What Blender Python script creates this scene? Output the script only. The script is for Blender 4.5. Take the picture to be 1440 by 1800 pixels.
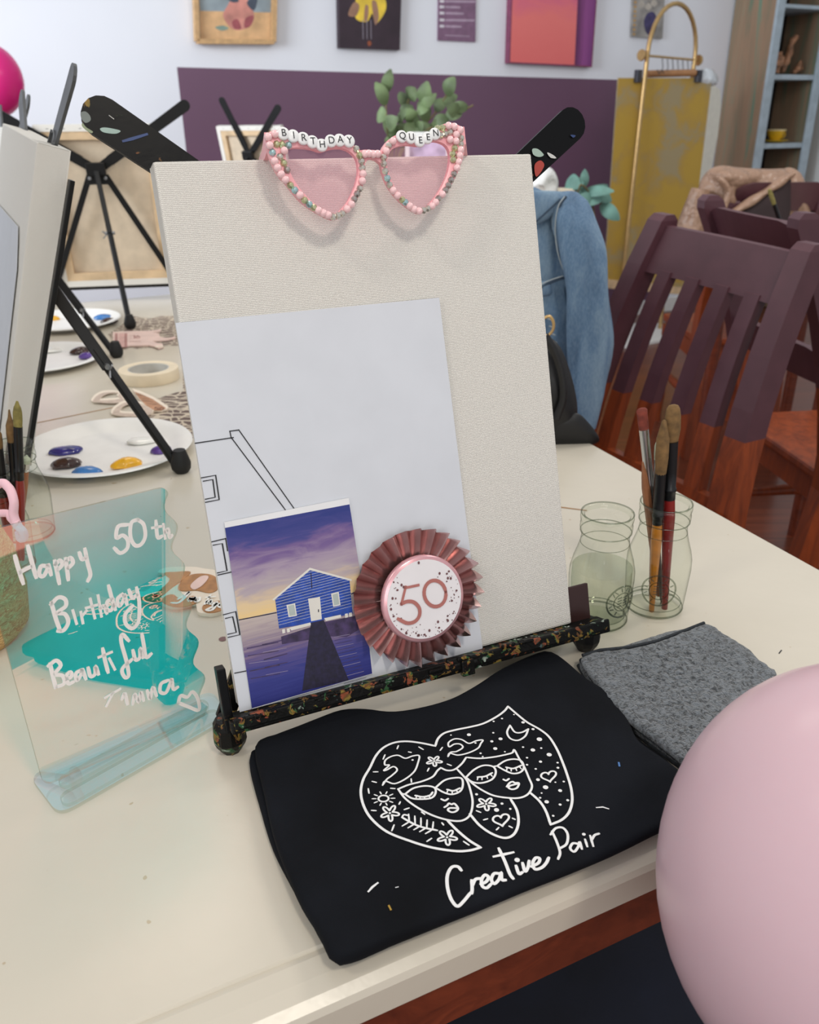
import bpy, bmesh, math, random
from mathutils import Vector, Matrix, noise
random.seed(7)
SC = bpy.context.scene
COL = SC.collection
for o in list(bpy.data.objects):
    bpy.data.objects.remove(o)

# ------------------------------------------------------------------ camera
FPX = 1487.36
CAMZ, PITCH, ROLL = 1.20595, 0.435310, 0.009826
CAM = Vector((0, 0, CAMZ))
F_ = Vector((0, math.cos(PITCH), -math.sin(PITCH)))
R0 = Vector((1, 0, 0))
D0 = F_.cross(R0)
R_ = math.cos(ROLL) * R0 + math.sin(ROLL) * D0
D_ = -math.sin(ROLL) * R0 + math.cos(ROLL) * D0
cd = bpy.data.cameras.new('camera')
co = bpy.data.objects.new('camera', cd)
COL.objects.link(co)
m = Matrix((( R_.x, -D_.x, -F_.x, CAM.x), (R_.y, -D_.y, -F_.y, CAM.y), (R_.z, -D_.z, -F_.z, CAM.z), (0, 0, 0, 1)))
co.matrix_world = m
cd.sensor_width = 36
cd.sensor_fit = 'AUTO'
cd.lens = FPX * 36 / 1800
cd.clip_start = 0.02
cd.dof.use_dof = True
cd.dof.focus_distance = 0.68
cd.dof.aperture_fstop = 11
SC.camera = co

# ------------------------------------------------------------------ world, lights, exposure
def lin(c):
    return tuple(((x / 255 / 12.92) if x / 255 <= 0.04045 else ((x / 255 + 0.055) / 1.055) ** 2.4) for x in c)
W = bpy.data.worlds.new('world')
SC.world = W
W.use_nodes = True
bg = W.node_tree.nodes['Background']
bg.inputs[0].default_value = (0.93, 0.96, 1.0, 1)
bg.inputs[1].default_value = 0.60
SC.view_settings.view_transform = 'Standard'
SC.view_settings.look = 'None'
SC.view_settings.gamma = 1
SC.view_settings.use_curve_mapping = False
SC.view_settings.exposure = 0.04

def area(name, loc, target, size, power, color, sy=None, spread=180):
    l = bpy.data.lights.new(name, 'AREA')
    l.energy = power
    l.color = color
    l.shape = 'RECTANGLE'
    l.size = size
    l.size_y = sy or size
    l.spread = math.radians(spread)
    o = bpy.data.objects.new(name, l)
    COL.objects.link(o)
    o.location = loc
    d = Vector(target) - Vector(loc)
    o.rotation_euler = d.to_track_quat('-Z', 'Y').to_euler()
    return o
WARM = (1.0, 0.92, 0.80)
COOL = (0.86, 0.93, 1.0)
area('ceiling_lamp_right', (0.55, -0.45, 2.45), (0.05, 0.55, 0.9), 0.20, 9.5, WARM)
area('ceiling_lamp_left', (-0.95, -0.15, 2.45), (0.0, 0.6, 0.9), 0.20, 4.2, WARM)
area('front_fill', (0.4, -2.6, 1.75), (0.0, 0.6, 1.0), 1.8, 19, (1.0, 0.98, 0.95), 1.3)  # soft fill light added behind the camera to brighten the canvas
area('ceiling_lamp_table', (-0.6, 2.0, 2.6), (-0.6, 2.0, 0), 0.6, 5, WARM)
area('ceiling_lamp_back', (1.3, 1.9, 2.6), (1.2, 2.1, 0), 0.8, 20, (1, 0.95, 0.88))
area('daylight_window', (-2.9, 1.5, 1.9), (0.2, 4.8, 1.5), 1.8, 37, COOL, 1.4, 95)

# ------------------------------------------------------------------ pixel to place
def ray(px):
    return F_ + R_ * ((px[0] - 720) / FPX) + D_ * ((px[1] - 900) / FPX)
def onplane(px, O, N):
    d = ray(px)
    return CAM + d * ((O - CAM).dot(N) / d.dot(N))
def Z(px, z=0.75):
    return onplane(px, Vector((0, 0, z)), Vector((0, 0, 1)))
def Y(px, y):
    return onplane(px, Vector((0, y, 0)), Vector((0, 1, 0)))
TH = math.radians(26)
RU = Vector((math.cos(TH), math.sin(TH), 0))
RV = Vector((-math.sin(TH), math.cos(TH), 0))
def room(u, v, z):
    return RU * u + RV * v + Vector((0, 0, z))
def WV(px, v):
    return onplane(px, RV * v, RV)
# plane of the standing canvas
CO = Vector((-0.13201, 0.53150, 0.78986))
cy, cl, cr = 0.418737, 0.278763, -0.005957
CU0 = Vector((math.cos(cy), math.sin(cy), 0))
CN0 = Vector((-math.sin(cy), math.cos(cy), 0))
CV0 = Vector((0, 0, math.cos(cl))) + CN0 * math.sin(cl)
CU = math.cos(cr) * CU0 + math.sin(cr) * CV0
CV = math.cos(cr) * CV0 - math.sin(cr) * CU0
CN = CV.cross(CU)       # away from the viewer, behind the canvas
if CN.y < 0:
    CN = -CN
def CP(u, v, n=0.0):
    return CO + CU * u + CV * v + CN * n
def CX(px, n=0.0):
    return onplane(px, CO + CN * n, CN)
def CUV(px, n=0.0):
    d = CX(px, n) - CO
    return d.dot(CU), d.dot(CV)

# ------------------------------------------------------------------ materials
MATS = {}
def nodes(name):
    mt = bpy.data.materials.new(name)
    mt.use_nodes = True
    nt = mt.node_tree
    b = nt.nodes['Principled BSDF']
    return mt, nt, b
def inp(b, k, v):
    if k in b.inputs:
        b.inputs[k].default_value = v
def texco(nt, kind='Object', scale=(1, 1, 1), rot=(0, 0, 0)):
    tc = nt.nodes.new('ShaderNodeTexCoord')
    mp = nt.nodes.new('ShaderNodeMapping')
    mp.inputs['Scale'].default_value = scale
    mp.inputs['Rotation'].default_value = rot
    nt.links.new(tc.outputs[kind], mp.inputs[0])
    return mp.outputs[0]
def noise_tex(nt, vec, scale, detail=3, rough=0.5, dist=0.0):
    n = nt.nodes.new('ShaderNodeTexNoise')
    n.inputs['Scale'].default_value = scale
    n.inputs['Detail'].default_value = detail
    n.inputs['Roughness'].default_value = rough
    n.inputs['Distortion'].default_value = dist
    if vec is not None:
        nt.links.new(vec, n.inputs['Vector'])
    return n.outputs[0]
def ramp(nt, fac, stops, interp='LINEAR'):
    r = nt.nodes.new('ShaderNodeValToRGB')
    r.color_ramp.interpolation = interp
    els = r.color_ramp.elements
    while len(els) < len(stops):
        els.new(0.5)
    for e, (p, c) in zip(els, stops):
        e.position = p
        e.color = (*lin(c), 1) if len(c) == 3 else c
    nt.links.new(fac, r.inputs[0])
    return r.outputs[0]
def mixc(nt, fac, a, b, mode='MIX'):
    x = nt.nodes.new('ShaderNodeMix')
    x.data_type = 'RGBA'
    x.blend_type = mode
    for sock, v in ((x.inputs[0], fac), (x.inputs[6], a), (x.inputs[7], b)):
        if isinstance(v, (int, float)):
            sock.default_value = v
        elif isinstance(v, tuple):
            sock.default_value = (*lin(v), 1)
        else:
            nt.links.new(v, sock)
    return x.outputs[2]
def bump(nt, b, h, strength=0.2, dist=0.001):
    bp = nt.nodes.new('ShaderNodeBump')
    bp.inputs['Strength'].default_value = strength
    bp.inputs['Distance'].default_value = dist
    nt.links.new(h, bp.inputs['Height'])
    nt.links.new(bp.outputs[0], b.inputs['Normal'])
def M(name, col, rough=0.5, metal=0.0, var=0.06, vs=30, bmp=0.0, bs=200, bd=0.001, coat=0, spec=None, sheen=0, trans=0):
    """plain procedural material: base colour with slight mottling and optional bump"""
    if name in MATS:
        return MATS[name]
    mt, nt, b = nodes(name)
    v = texco(nt)
    f = noise_tex(nt, v, vs)
    lo = tuple(max(0, c * (1 - var)) for c in col)
    hi = tuple(min(255, c * (1 + var)) for c in col)
    nt.links.new(ramp(nt, f, [(0.3, lo), (0.7, hi)]), b.inputs['Base Color'])
    inp(b, 'Roughness', rough)
    inp(b, 'Metallic', metal)
    if coat:
        inp(b, 'Coat Weight', coat)
        inp(b, 'Coat Roughness', 0.1)
    if spec is not None:
        inp(b, 'Specular IOR Level', spec)
    if sheen:
        inp(b, 'Sheen Weight', sheen)
    if bmp:
        bump(nt, b, noise_tex(nt, v, bs, 2), bmp, bd)
    MATS[name] = mt
    return mt

# ------------------------------------------------------------------ mesh builder
WL = {}
class MB:
    def __init__(s):
        s.v, s.f, s.m, s.uv = [], [], [], {}
    def add(s, vs, fs, mi=0, uv=None):
        o = len(s.v)
        s.v += [Vector(x) for x in vs]
        for k, f in enumerate(fs):
            if uv:
                s.uv[len(s.f)] = [uv[i] for i in f]
            s.f.append([i + o for i in f])
            s.m.append(mi)
        return s
    def box(s, c, ax, ay, az, mi=0, bev=0.0):
        """centre and half vectors"""
        c, ax, ay, az = Vector(c), Vector(ax), Vector(ay), Vector(az)
        if bev:
            lx, ly, lz = ax.length, ay.length, az.length
            ex, ey, ez = ax / lx, ay / ly, az / lz
            b = min(bev, lx * .9, ly * .9, lz * .9)
            bm = bmesh.new()
            bmesh.ops.create_cube(bm, size=2)
            for w in bm.verts:
                w.co = Vector((w.co.x * lx, w.co.y * ly, w.co.z * lz))
            bmesh.ops.bevel(bm, geom=bm.edges[:], offset=b, segments=2, affect='EDGES', profile=0.6)
            bm.verts.index_update()
            s.add([c + ex * w.co.x + ey * w.co.y + ez * w.co.z for w in bm.verts],
                  [[w.index for w in f.verts] for f in bm.faces], mi)
            bm.free()
            return s
        vs = [c + ax * i + ay * j + az * k for i in (-1, 1) for j in (-1, 1) for k in (-1, 1)]
        return s.add(vs, [(0, 1, 3, 2), (4, 6, 7, 5), (0, 4, 5, 1), (2, 3, 7, 6), (0, 2, 6, 4), (1, 5, 7, 3)], mi)
    def bar(s, a, b, w, t, up=(0, 0, 1), mi=0, bev=0.0):
        """box from a to b; w across (along up x dir), t along the other"""
        a, b = Vector(a), Vector(b)
        d = (b - a)
        e = d.normalized()
        x = e.cross(Vector(up)).normalized()
        y = x.cross(e).normalized()
        return s.box((a + b) / 2, x * w / 2, y * t / 2, d / 2, mi, bev)
    def loft(s, rings, mi=0, cap=True, close=True):
        n = len(rings[0])
        vs = [p for r in rings for p in r]
        fs = []
        for i in range(len(rings) - 1):
            for j in range(n if close else n - 1):
                k = (j + 1) % n
                fs.append((i * n + j, i * n + k, (i + 1) * n + k, (i + 1) * n + j))
        if cap:
            fs.append(tuple(range(n - 1, -1, -1)))
            fs.append(tuple((len(rings) - 1) * n + j for j in range(n)))
        return s.add(vs, fs, mi)
    def tube(s, pts, r, seg=10, mi=0, flat=1.0, up=None):
        pts = [Vector(p) for p in pts]
        rs = r if isinstance(r, (list, tuple)) else [r] * len(pts)
        rings = []
        prev = Vector(up) if up is not None else None
        for i, p in enumerate(pts):
            d = (pts[min(i + 1, len(pts) - 1)] - pts[max(i - 1, 0)]).normalized()
            if prev is None:
                prev = d.orthogonal()
            x = (prev - d * prev.dot(d))
            x = x.normalized() if x.length > 1e-6 else d.orthogonal().normalized()
            y = d.cross(x)
            prev = x
            rings.append([p + x * math.cos(2 * math.pi * k / seg) * rs[i] + y * math.sin(2 * math.pi * k / seg) * rs[i] * flat for k in range(seg)])
        return s.loft(rings, mi)
    def lathe(s, prof, c, seg=40, mi=0, axis=(0, 0, 1), cap=False, sx=1.0):
        c = Vector(c)
        ax = Vector(axis).normalized()
        x = Vector((1, 0, 0)) if abs(ax.z) > 0.9 else ax.orthogonal().normalized()
        x = (x - ax * x.dot(ax)).normalized()
        y = ax.cross(x)
        rings = [[c + ax * z + (x * math.cos(2 * math.pi * k / seg) * sx + y * math.sin(2 * math.pi * k / seg)) * max(r, 1e-5) for k in range(seg)] for r, z in prof]
        return s.loft(rings, mi, cap)
    def prism(s, pts, nrm, t, mi=0, uv=None):
        """polygon extruded from its own place by t along nrm"""
        pts = [Vector(p) for p in pts]
        n = Vector(nrm).normalized() * t
        k = len(pts)
        vs = pts + [p + n for p in pts]
        fs = [tuple(range(k)), tuple(range(2 * k - 1, k - 1, -1))]
        fs += [(i, (i + 1) % k, k + (i + 1) % k, k + i) for i in range(k)]
        return s.add(vs, fs, mi, uv=None)
    def poly(s, pts, mi=0, uv=None):
        return s.add(pts, [tuple(range(len(pts)))], mi, uv)
    def ribbon(s, pts, w, nrm, mi=0, lift=0.0):
        """flat stroke of width w facing nrm"""
        pts = [Vector(p) for p in pts]
        nrm = Vector(nrm)
        L, Rr = [], []
        for i, p in enumerate(pts):
            d = pts[min(i + 1, len(pts) - 1)] - pts[max(i - 1, 0)]
            if d.length < 1e-9:
                d = Vector((1, 0, 0))
            x = d.normalized().cross(nrm).normalized() * w / 2
            q = p + nrm * lift
            if i == 0:
                q = q - d.normalized() * w * 0.4
            if i == len(pts) - 1:
                q = q + d.normalized() * w * 0.4
            k = 0.7 if i in (0, len(pts) - 1) else 1
            L.append(q + x * k)
            Rr.append(q - x * k)
        n = len(pts)
        return s.add(L + Rr, [(i, i + 1, n + i + 1, n + i) for i in range(n - 1)], mi)
    def blob(s, ring, nrm, t0, t1, steps=7, mi=0, centre=None, wob=0.0, seed=0):
        """puffed solid: outline ring, swelling t1 towards nrm and t0 away from it"""
        ring = [Vector(p) for p in ring]
        nrm = Vector(nrm).normalized()
        c = Vector(centre) if centre is not None else sum(ring, Vector()) / len(ring)
        rings = []
        seq = [(math.sin(a), math.cos(a)) for a in [math.pi / 2 * i / steps for i in range(steps)]]
        back = [(k, -h) for k, h in seq][0:]
        full = [(k, h) for k, h in seq[1:]] + [(1.0, 0.0)] + [(k, -h) for k, h in reversed(seq[1:])]
        for k, h in full:
            row = []
            for p in ring:
                q = c + (p - c) * k
                hh = h * (t1 if h > 0 else t0)
                if wob:
                    hh += wob * noise.noise(q * 18 + Vector((seed, 0, 0))) * (1 - k * k * 0.6)
                row.append(q + nrm * hh)
            rings.append(row)
        return s.loft(rings, mi, True)
    def build(s, name, mats, parent=None, smooth=False, loc=None, auto=True):
        """link as one mesh object; parent may be an Empty or another part"""
        me = bpy.data.meshes.new(name)
        if loc is None:
            if parent is None:
                xs = [p.x for p in s.v]; ys = [p.y for p in s.v]; zs = [p.z for p in s.v]
                loc = Vector(((min(xs) + max(xs)) / 2, (min(ys) + max(ys)) / 2, min(zs)))
            else:
                loc = WL[parent.name]
        loc = Vector(loc)
        me.from_pydata([tuple(p - loc) for p in s.v], [], s.f)
        mats = mats if isinstance(mats, (list, tuple)) else [mats]
        for mt in mats:
            me.materials.append(mt)
        me.polygons.foreach_set('material_index', s.m)
        if s.uv:
            ul = me.uv_layers.new(name='UVMap')
            for fi, uvs in s.uv.items():
                pl = me.polygons[fi]
                for li, q in zip(pl.loop_indices, uvs):
                    ul.data[li].uv = q
        bm = bmesh.new()
        bm.from_mesh(me)
        bmesh.ops.recalc_face_normals(bm, faces=bm.faces[:]) if smooth != 'keep' else None
        bm.to_mesh(me)
        bm.free()
        if smooth:
            me.polygons.foreach_set('use_smooth', [True] * len(me.polygons))
            if auto:
                try:
                    me.set_sharp_from_angle(angle=math.radians(50))
                except Exception:
                    pass
        me.update()
        o = bpy.data.objects.new(name, me)
        COL.objects.link(o)
        if parent is not None:
            o.parent = parent
            o.location = loc - WL[parent.name]
        else:
            o.location = loc
        WL[o.name] = loc
        return o
def tag(o, label=None, cat=None, group=None, kind=None):
    if label: o['label'] = label
    if cat: o['category'] = cat
    if group: o['group'] = group
    if kind: o['kind'] = kind
    return o
def thing(name, loc, label, cat, group=None):
    o = bpy.data.objects.new(name, None)
    o.empty_display_size = 0.02
    COL.objects.link(o)
    o.location = loc
    WL[o.name] = Vector(loc)
    return tag(o, label, cat, group)
def struct(o):
    o['kind'] = 'structure'
    return o
def cat_rom(pts, n=6, closed=False):
    out = []
    k = len(pts)
    rng = range(k if closed else k - 1)
    P = [Vector((*p, 0)) if len(p) == 2 else Vector(p) for p in pts]
    for i in rng:
        if closed:
            a, b, c, d = P[(i - 1) % k], P[i], P[(i + 1) % k], P[(i + 2) % k]
        else:
            b, c = P[i], P[i + 1]
            a = P[i - 1] if i else b * 2 - c
            d = P[i + 2] if i + 2 < k else c * 2 - b
        for j in range(n):
            t = j / n
            out.append(0.5 * ((2 * b) + (c - a) * t + (2 * a - 5 * b + 4 * c - d) * t * t + (3 * b - a - 3 * c + d) * t ** 3))
    if not closed:
        out.append(P[-1])
    return out
def resample(pts, n):
    """closed polyline to n points evenly by length"""
    P = [Vector(p) for p in pts]
    P.append(P[0])
    L = [0]
    for i in range(1, len(P)):
        L.append(L[-1] + (P[i] - P[i - 1]).length)
    out, j = [], 0
    for k in range(n):
        s = L[-1] * k / n
        while L[j + 1] < s:
            j += 1
        t = (s - L[j]) / max(1e-9, L[j + 1] - L[j])
        out.append(P[j].lerp(P[j + 1], t))
    return out
def text_mesh(body, size):
    cu = bpy.data.curves.new('t', 'FONT')
    cu.body = body
    cu.size = size
    cu.align_x = 'CENTER'
    cu.align_y = 'CENTER'
    ob = bpy.data.objects.new('t', cu)
    COL.objects.link(ob)
    dg = bpy.context.evaluated_depsgraph_get()
    dg.update()
    me = bpy.data.meshes.new_from_object(ob.evaluated_get(dg))
    vs = [v.co.copy() for v in me.vertices]
    fs = [tuple(p.vertices) for p in me.polygons]
    bpy.data.objects.remove(ob)
    bpy.data.curves.remove(cu)
    bpy.data.meshes.remove(me)
    return vs, fs
def put_text(mb, body, size, c, ex, ey, mi=0, sx=1.0):
    vs, fs = text_mesh(body, size)
    mb.add([Vector(c) + ex * v.x * sx + ey * v.y for v in vs], fs, mi)
# ------------------------------------------------------------------ special materials
def mat_table():
    mt, nt, b = nodes('cream_table_paint')
    v = texco(nt)
    f = noise_tex(nt, v, 4, 4)
    c = ramp(nt, f, [(0.3, (204, 196, 180)), (0.7, (212, 204, 189))])
    sp = noise_tex(nt, v, 90, 1)
    c = mixc(nt, ramp(nt, sp, [(0.78, (0, 0, 0)), (0.80, (255, 255, 255))]), c, (188, 172, 146))
    nt.links.new(c, b.inputs['Base Color'])
    inp(b, 'Roughness', 0.27)
    bump(nt, b, noise_tex(nt, v, 55, 3), 0.12, 0.002)
    return mt
def mat_wood(name, a, c2, rough=0.35, sc=(3, 30, 30), dist=1.5, coat=0.3):
    mt, nt, b = nodes(name)
    v = texco(nt, 'Object', sc)
    f = noise_tex(nt, v, 1.5, 5, 0.6, dist)
    nt.links.new(ramp(nt, f, [(0.25, a), (0.75, c2)]), b.inputs['Base Color'])
    inp(b, 'Roughness', rough)
    inp(b, 'Coat Weight', coat)
    return mt
def mat_floor():
    mt, nt, b = nodes('dark_floorboards')
    tc = texco(nt, 'Object', (1, 1, 1))
    br = nt.nodes.new('ShaderNodeTexBrick')
    br.inputs['Scale'].default_value = 1.0
    br.inputs['Brick Width'].default_value = 1.4
    br.inputs['Row Height'].default_value = 0.11
    br.inputs['Mortar Size'].default_value = 0.0015
    br.inputs['Color1'].default_value = (*lin((112, 56, 36)), 1)
    br.inputs['Color2'].default_value = (*lin((82, 38, 25)), 1)
    br.inputs['Mortar'].default_value = (*lin((24, 12, 8)), 1)
    nt.links.new(tc, br.inputs['Vector'])
    g = noise_tex(nt, texco(nt, 'Object', (2, 40, 2)), 1.5, 4, 0.6, 0.6)
    c = mixc(nt, 0.45, br.outputs[0], ramp(nt, g, [(0.3, (55, 26, 18)), (0.7, (140, 74, 48))]))
    nt.links.new(c, b.inputs['Base Color'])
    inp(b, 'Roughness', 0.28)
    return mt
def mat_canvas(name='canvas_weave', col=(240, 236, 228)):
    mt, nt, b = nodes(name)
    v = texco(nt, 'UV')
    w1 = nt.nodes.new('ShaderNodeTexWave'); w1.bands_direction = 'Y'
    w1.inputs['Scale'].default_value = 75; w1.inputs['Distortion'].default_value = 2.2; w1.inputs['Detail'].default_value = 2
    w1.inputs['Detail Scale'].default_value = 3
    w2 = nt.nodes.new('ShaderNodeTexWave'); w2.bands_direction = 'X'
    w2.inputs['Scale'].default_value = 95; w2.inputs['Distortion'].default_value = 1.5; w2.inputs['Detail'].default_value = 2
    for w in (w1, w2): nt.links.new(v, w.inputs['Vector'])
    a = nt.nodes.new('ShaderNodeMath'); a.operation = 'ADD'
    nt.links.new(w1.outputs[1], a.inputs[0]); nt.links.new(w2.outputs[1], a.inputs[1])
    c = ramp(nt, a.outputs[0], [(0.0, tuple(x * 0.93 for x in col)), (0.75, col)])
    nt.links.new(c, b.inputs['Base Color'])
    inp(b, 'Roughness', 0.85)
    inp(b, 'Specular IOR Level', 0.2)
    bump(nt, b, a.outputs[0], 0.6, 0.0009)
    return mt
def mat_painty(name, thr=0.56, scale=60, base=(17, 17, 16), bs=0.5):
    """black wood or metal spattered with dried paint of many colours"""
    mt, nt, b = nodes(name)
    v = texco(nt)
    f = noise_tex(nt, v, scale, 4, 0.6, 0.5)
    msk = ramp(nt, f, [(thr, (0, 0, 0)), (thr + 0.025, (255, 255, 255))])
    h = noise_tex(nt, v, scale * 0.45, 2, 0.5, 1.0)
    c = ramp(nt, h, [(0.30, (188, 196, 186)), (0.37, (36, 74, 48)), (0.45, (52, 84, 52)), (0.50, (140, 112, 52)), (0.55, (96, 72, 44)), (0.60, (150, 76, 54)), (0.66, (44, 62, 50)), (0.74, (120, 136, 146))], 'LINEAR')
    nt.links.new(mixc(nt, msk, base, c), b.inputs['Base Color'])
    inp(b, 'Roughness', 0.38)
    bump(nt, b, f, bs, 0.002)
    inp(b, 'Specular IOR Level', 0.16)
    return mt
def mat_dip(name, line, slope=0.0):
    """wooden chair, brown below and plum paint above a height"""
    mt, nt, b = nodes(name)
    tc = nt.nodes.new('ShaderNodeTexCoord')
    sp = nt.nodes.new('ShaderNodeSeparateXYZ')
    nt.links.new(tc.outputs['Object'], sp.inputs[0])
    gt = nt.nodes.new('ShaderNodeMath'); gt.operation = 'GREATER_THAN'; gt.inputs[1].default_value = line
    nt.links.new(sp.outputs[2], gt.inputs[0])
    v = texco(nt, 'Object', (25, 25, 3))
    wood = ramp(nt, noise_tex(nt, v, 1.5, 5, 0.6, 1.2), [(0.25, (92, 36, 14)), (0.75, (160, 72, 28))])
    plum = ramp(nt, noise_tex(nt, texco(nt), 25, 3), [(0.3, (79, 46, 54)), (0.7, (87, 52, 60))])
    nt.links.new(mixc(nt, gt.outputs[0], wood, plum), b.inputs['Base Color'])
    inp(b, 'Roughness', 0.42)
    return mt
def mat_glass(name, tint=(248, 250, 246), edge=(66, 74, 66)):
    """thin-walled clear glass: see-through with mirror sheen growing to the rim"""
    mt = bpy.data.materials.new(name); mt.use_nodes = True
    nt = mt.node_tree; nt.nodes.clear()
    out = nt.nodes.new('ShaderNodeOutputMaterial')
    lw = nt.nodes.new('ShaderNodeLayerWeight'); lw.inputs[0].default_value = 0.25
    tr = nt.nodes.new('ShaderNodeBsdfTransparent')
    nt.links.new(ramp(nt, lw.outputs['Facing'], [(0.40, tint), (0.74, tuple((a * 3 + b) / 4 for a, b in zip(tint, edge))), (0.92, edge)]), tr.inputs[0])
    gl = nt.nodes.new('ShaderNodeBsdfGlossy'); gl.inputs['Roughness'].default_value = 0.02
    fr = nt.nodes.new('ShaderNodeMapRange'); fr.inputs[1].default_value = 0.3; fr.inputs[3].default_value = 0.04; fr.inputs[4].default_value = 0.32
    nt.links.new(lw.outputs['Facing'], fr.inputs[0])
    mx = nt.nodes.new('ShaderNodeMixShader')
    nt.links.new(fr.outputs[0], mx.inputs[0]); nt.links.new(tr.outputs[0], mx.inputs[1]); nt.links.new(gl.outputs[0], mx.inputs[2])
    nt.links.new(mx.outputs[0], out.inputs[0])
    return mt
def mat_dichroic(name, T, Rf):
    """dichroic film: passes one colour and mirrors its complement"""
    mt = bpy.data.materials.new(name); mt.use_nodes = True
    nt = mt.node_tree; nt.nodes.clear()
    out = nt.nodes.new('ShaderNodeOutputMaterial')
    tr = nt.nodes.new('ShaderNodeBsdfTransparent'); tr.inputs[0].default_value = (*T, 1)
    gl = nt.nodes.new('ShaderNodeBsdfGlossy'); gl.inputs['Roughness'].default_value = 0.0; gl.inputs['Color'].default_value = (*Rf, 1)
    ad = nt.nodes.new('ShaderNodeAddShader')
    nt.links.new(tr.outputs[0], ad.inputs[0]); nt.links.new(gl.outputs[0], ad.inputs[1])
    nt.links.new(ad.outputs[0], out.inputs[0])
    return mt
def mat_lens():
    mt = bpy.data.materials.new('pink_lens'); mt.use_nodes = True
    nt = mt.node_tree; nt.nodes.clear()
    out = nt.nodes.new('ShaderNodeOutputMaterial')
    tr = nt.nodes.new('ShaderNodeBsdfTransparent'); tr.inputs[0].default_value = (*lin((255, 238, 244)), 1)
    gl = nt.nodes.new('ShaderNodeBsdfGlossy'); gl.inputs['Roughness'].default_value = 0.05
    df = nt.nodes.new('ShaderNodeBsdfDiffuse'); df.inputs[0].default_value = (*lin((255, 192, 206)), 1)
    m1 = nt.nodes.new('ShaderNodeMixShader'); m1.inputs[0].default_value = 0.06
    m2 = nt.nodes.new('ShaderNodeMixShader'); m2.inputs[0].default_value = 0.16
    nt.links.new(tr.outputs[0], m1.inputs[1]); nt.links.new(gl.outputs[0], m1.inputs[2])
    nt.links.new(m1.outputs[0], m2.inputs[1]); nt.links.new(df.outputs[0], m2.inputs[2])
    nt.links.new(m2.outputs[0], out.inputs[0])
    return mt
def mat_water():
    mt = bpy.data.materials.new('water'); mt.use_nodes = True
    nt = mt.node_tree; nt.nodes.clear()
    out = nt.nodes.new('ShaderNodeOutputMaterial')
    lw = nt.nodes.new('ShaderNodeLayerWeight'); lw.inputs[0].default_value = 0.3
    tr = nt.nodes.new('ShaderNodeBsdfTransparent')
    nt.links.new(ramp(nt, lw.outputs['Facing'], [(0.2, (244, 246, 240)), (0.95, (204, 212, 200))]), tr.inputs[0])
    gl = nt.nodes.new('ShaderNodeBsdfGlossy'); gl.inputs['Roughness'].default_value = 0.03
    fr = nt.nodes.new('ShaderNodeMapRange'); fr.inputs[1].default_value = 0.3; fr.inputs[3].default_value = 0.04; fr.inputs[4].default_value = 0.30
    nt.links.new(lw.outputs['Facing'], fr.inputs[0])
    mx = nt.nodes.new('ShaderNodeMixShader')
    nt.links.new(fr.outputs[0], mx.inputs[0]); nt.links.new(tr.outputs[0], mx.inputs[1]); nt.links.new(gl.outputs[0], mx.inputs[2])
    nt.links.new(mx.outputs[0], out.inputs[0])
    return mt
def mat_stripe(name, stops, kind='UV', axis=1, rough=0.7, wob=0.0, wscale=(3, 14, 1)):
    """colour by one coordinate with streaky brush noise"""
    mt, nt, b = nodes(name)
    tc = nt.nodes.new('ShaderNodeTexCoord')
    sp = nt.nodes.new('ShaderNodeSeparateXYZ')
    nt.links.new(tc.outputs[kind], sp.inputs[0])
    n = noise_tex(nt, texco(nt, kind, wscale, (0, 0, 0.35)), 1.4, 4, 0.6, 0.8)
    a = nt.nodes.new('ShaderNodeMath'); a.operation = 'MULTIPLY_ADD'
    s2 = nt.nodes.new('ShaderNodeMath'); s2.operation = 'SUBTRACT'; s2.inputs[1].default_value = 0.5
    nt.links.new(n, s2.inputs[0])
    nt.links.new(s2.outputs[0], a.inputs[0]); a.inputs[1].default_value = wob
    nt.links.new(sp.outputs[axis], a.inputs[2])
    nt.links.new(ramp(nt, a.outputs[0], stops), b.inputs['Base Color'])
    inp(b, 'Roughness', rough)
    return mt
def mat_damask():
    mt, nt, b = nodes('mustard_damask')
    v = texco(nt, 'UV', (3, 5, 1))
    vo = nt.nodes.new('ShaderNodeTexVoronoi'); vo.inputs['Scale'].default_value = 1.1
    nt.links.new(v, vo.inputs['Vector'])
    f = noise_tex(nt, v, 1.6, 4, 0.6, 1.6)
    a0 = nt.nodes.new('ShaderNodeMath'); a0.operation = 'ADD'
    nt.links.new(vo.outputs[0], a0.inputs[0]); nt.links.new(f, a0.inputs[1])
    a = nt.nodes.new('ShaderNodeMath'); a.operation = 'MULTIPLY'; a.inputs[1].default_value = 0.6
    nt.links.new(a0.outputs[0], a.inputs[0])
    nt.links.new(ramp(nt, a.outputs[0], [(0.58, (184, 150, 60)), (0.70, (176, 144, 70)), (0.82, (162, 146, 110))]), b.inputs['Base Color'])
    inp(b, 'Roughness', 0.6)
    return mt
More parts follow.
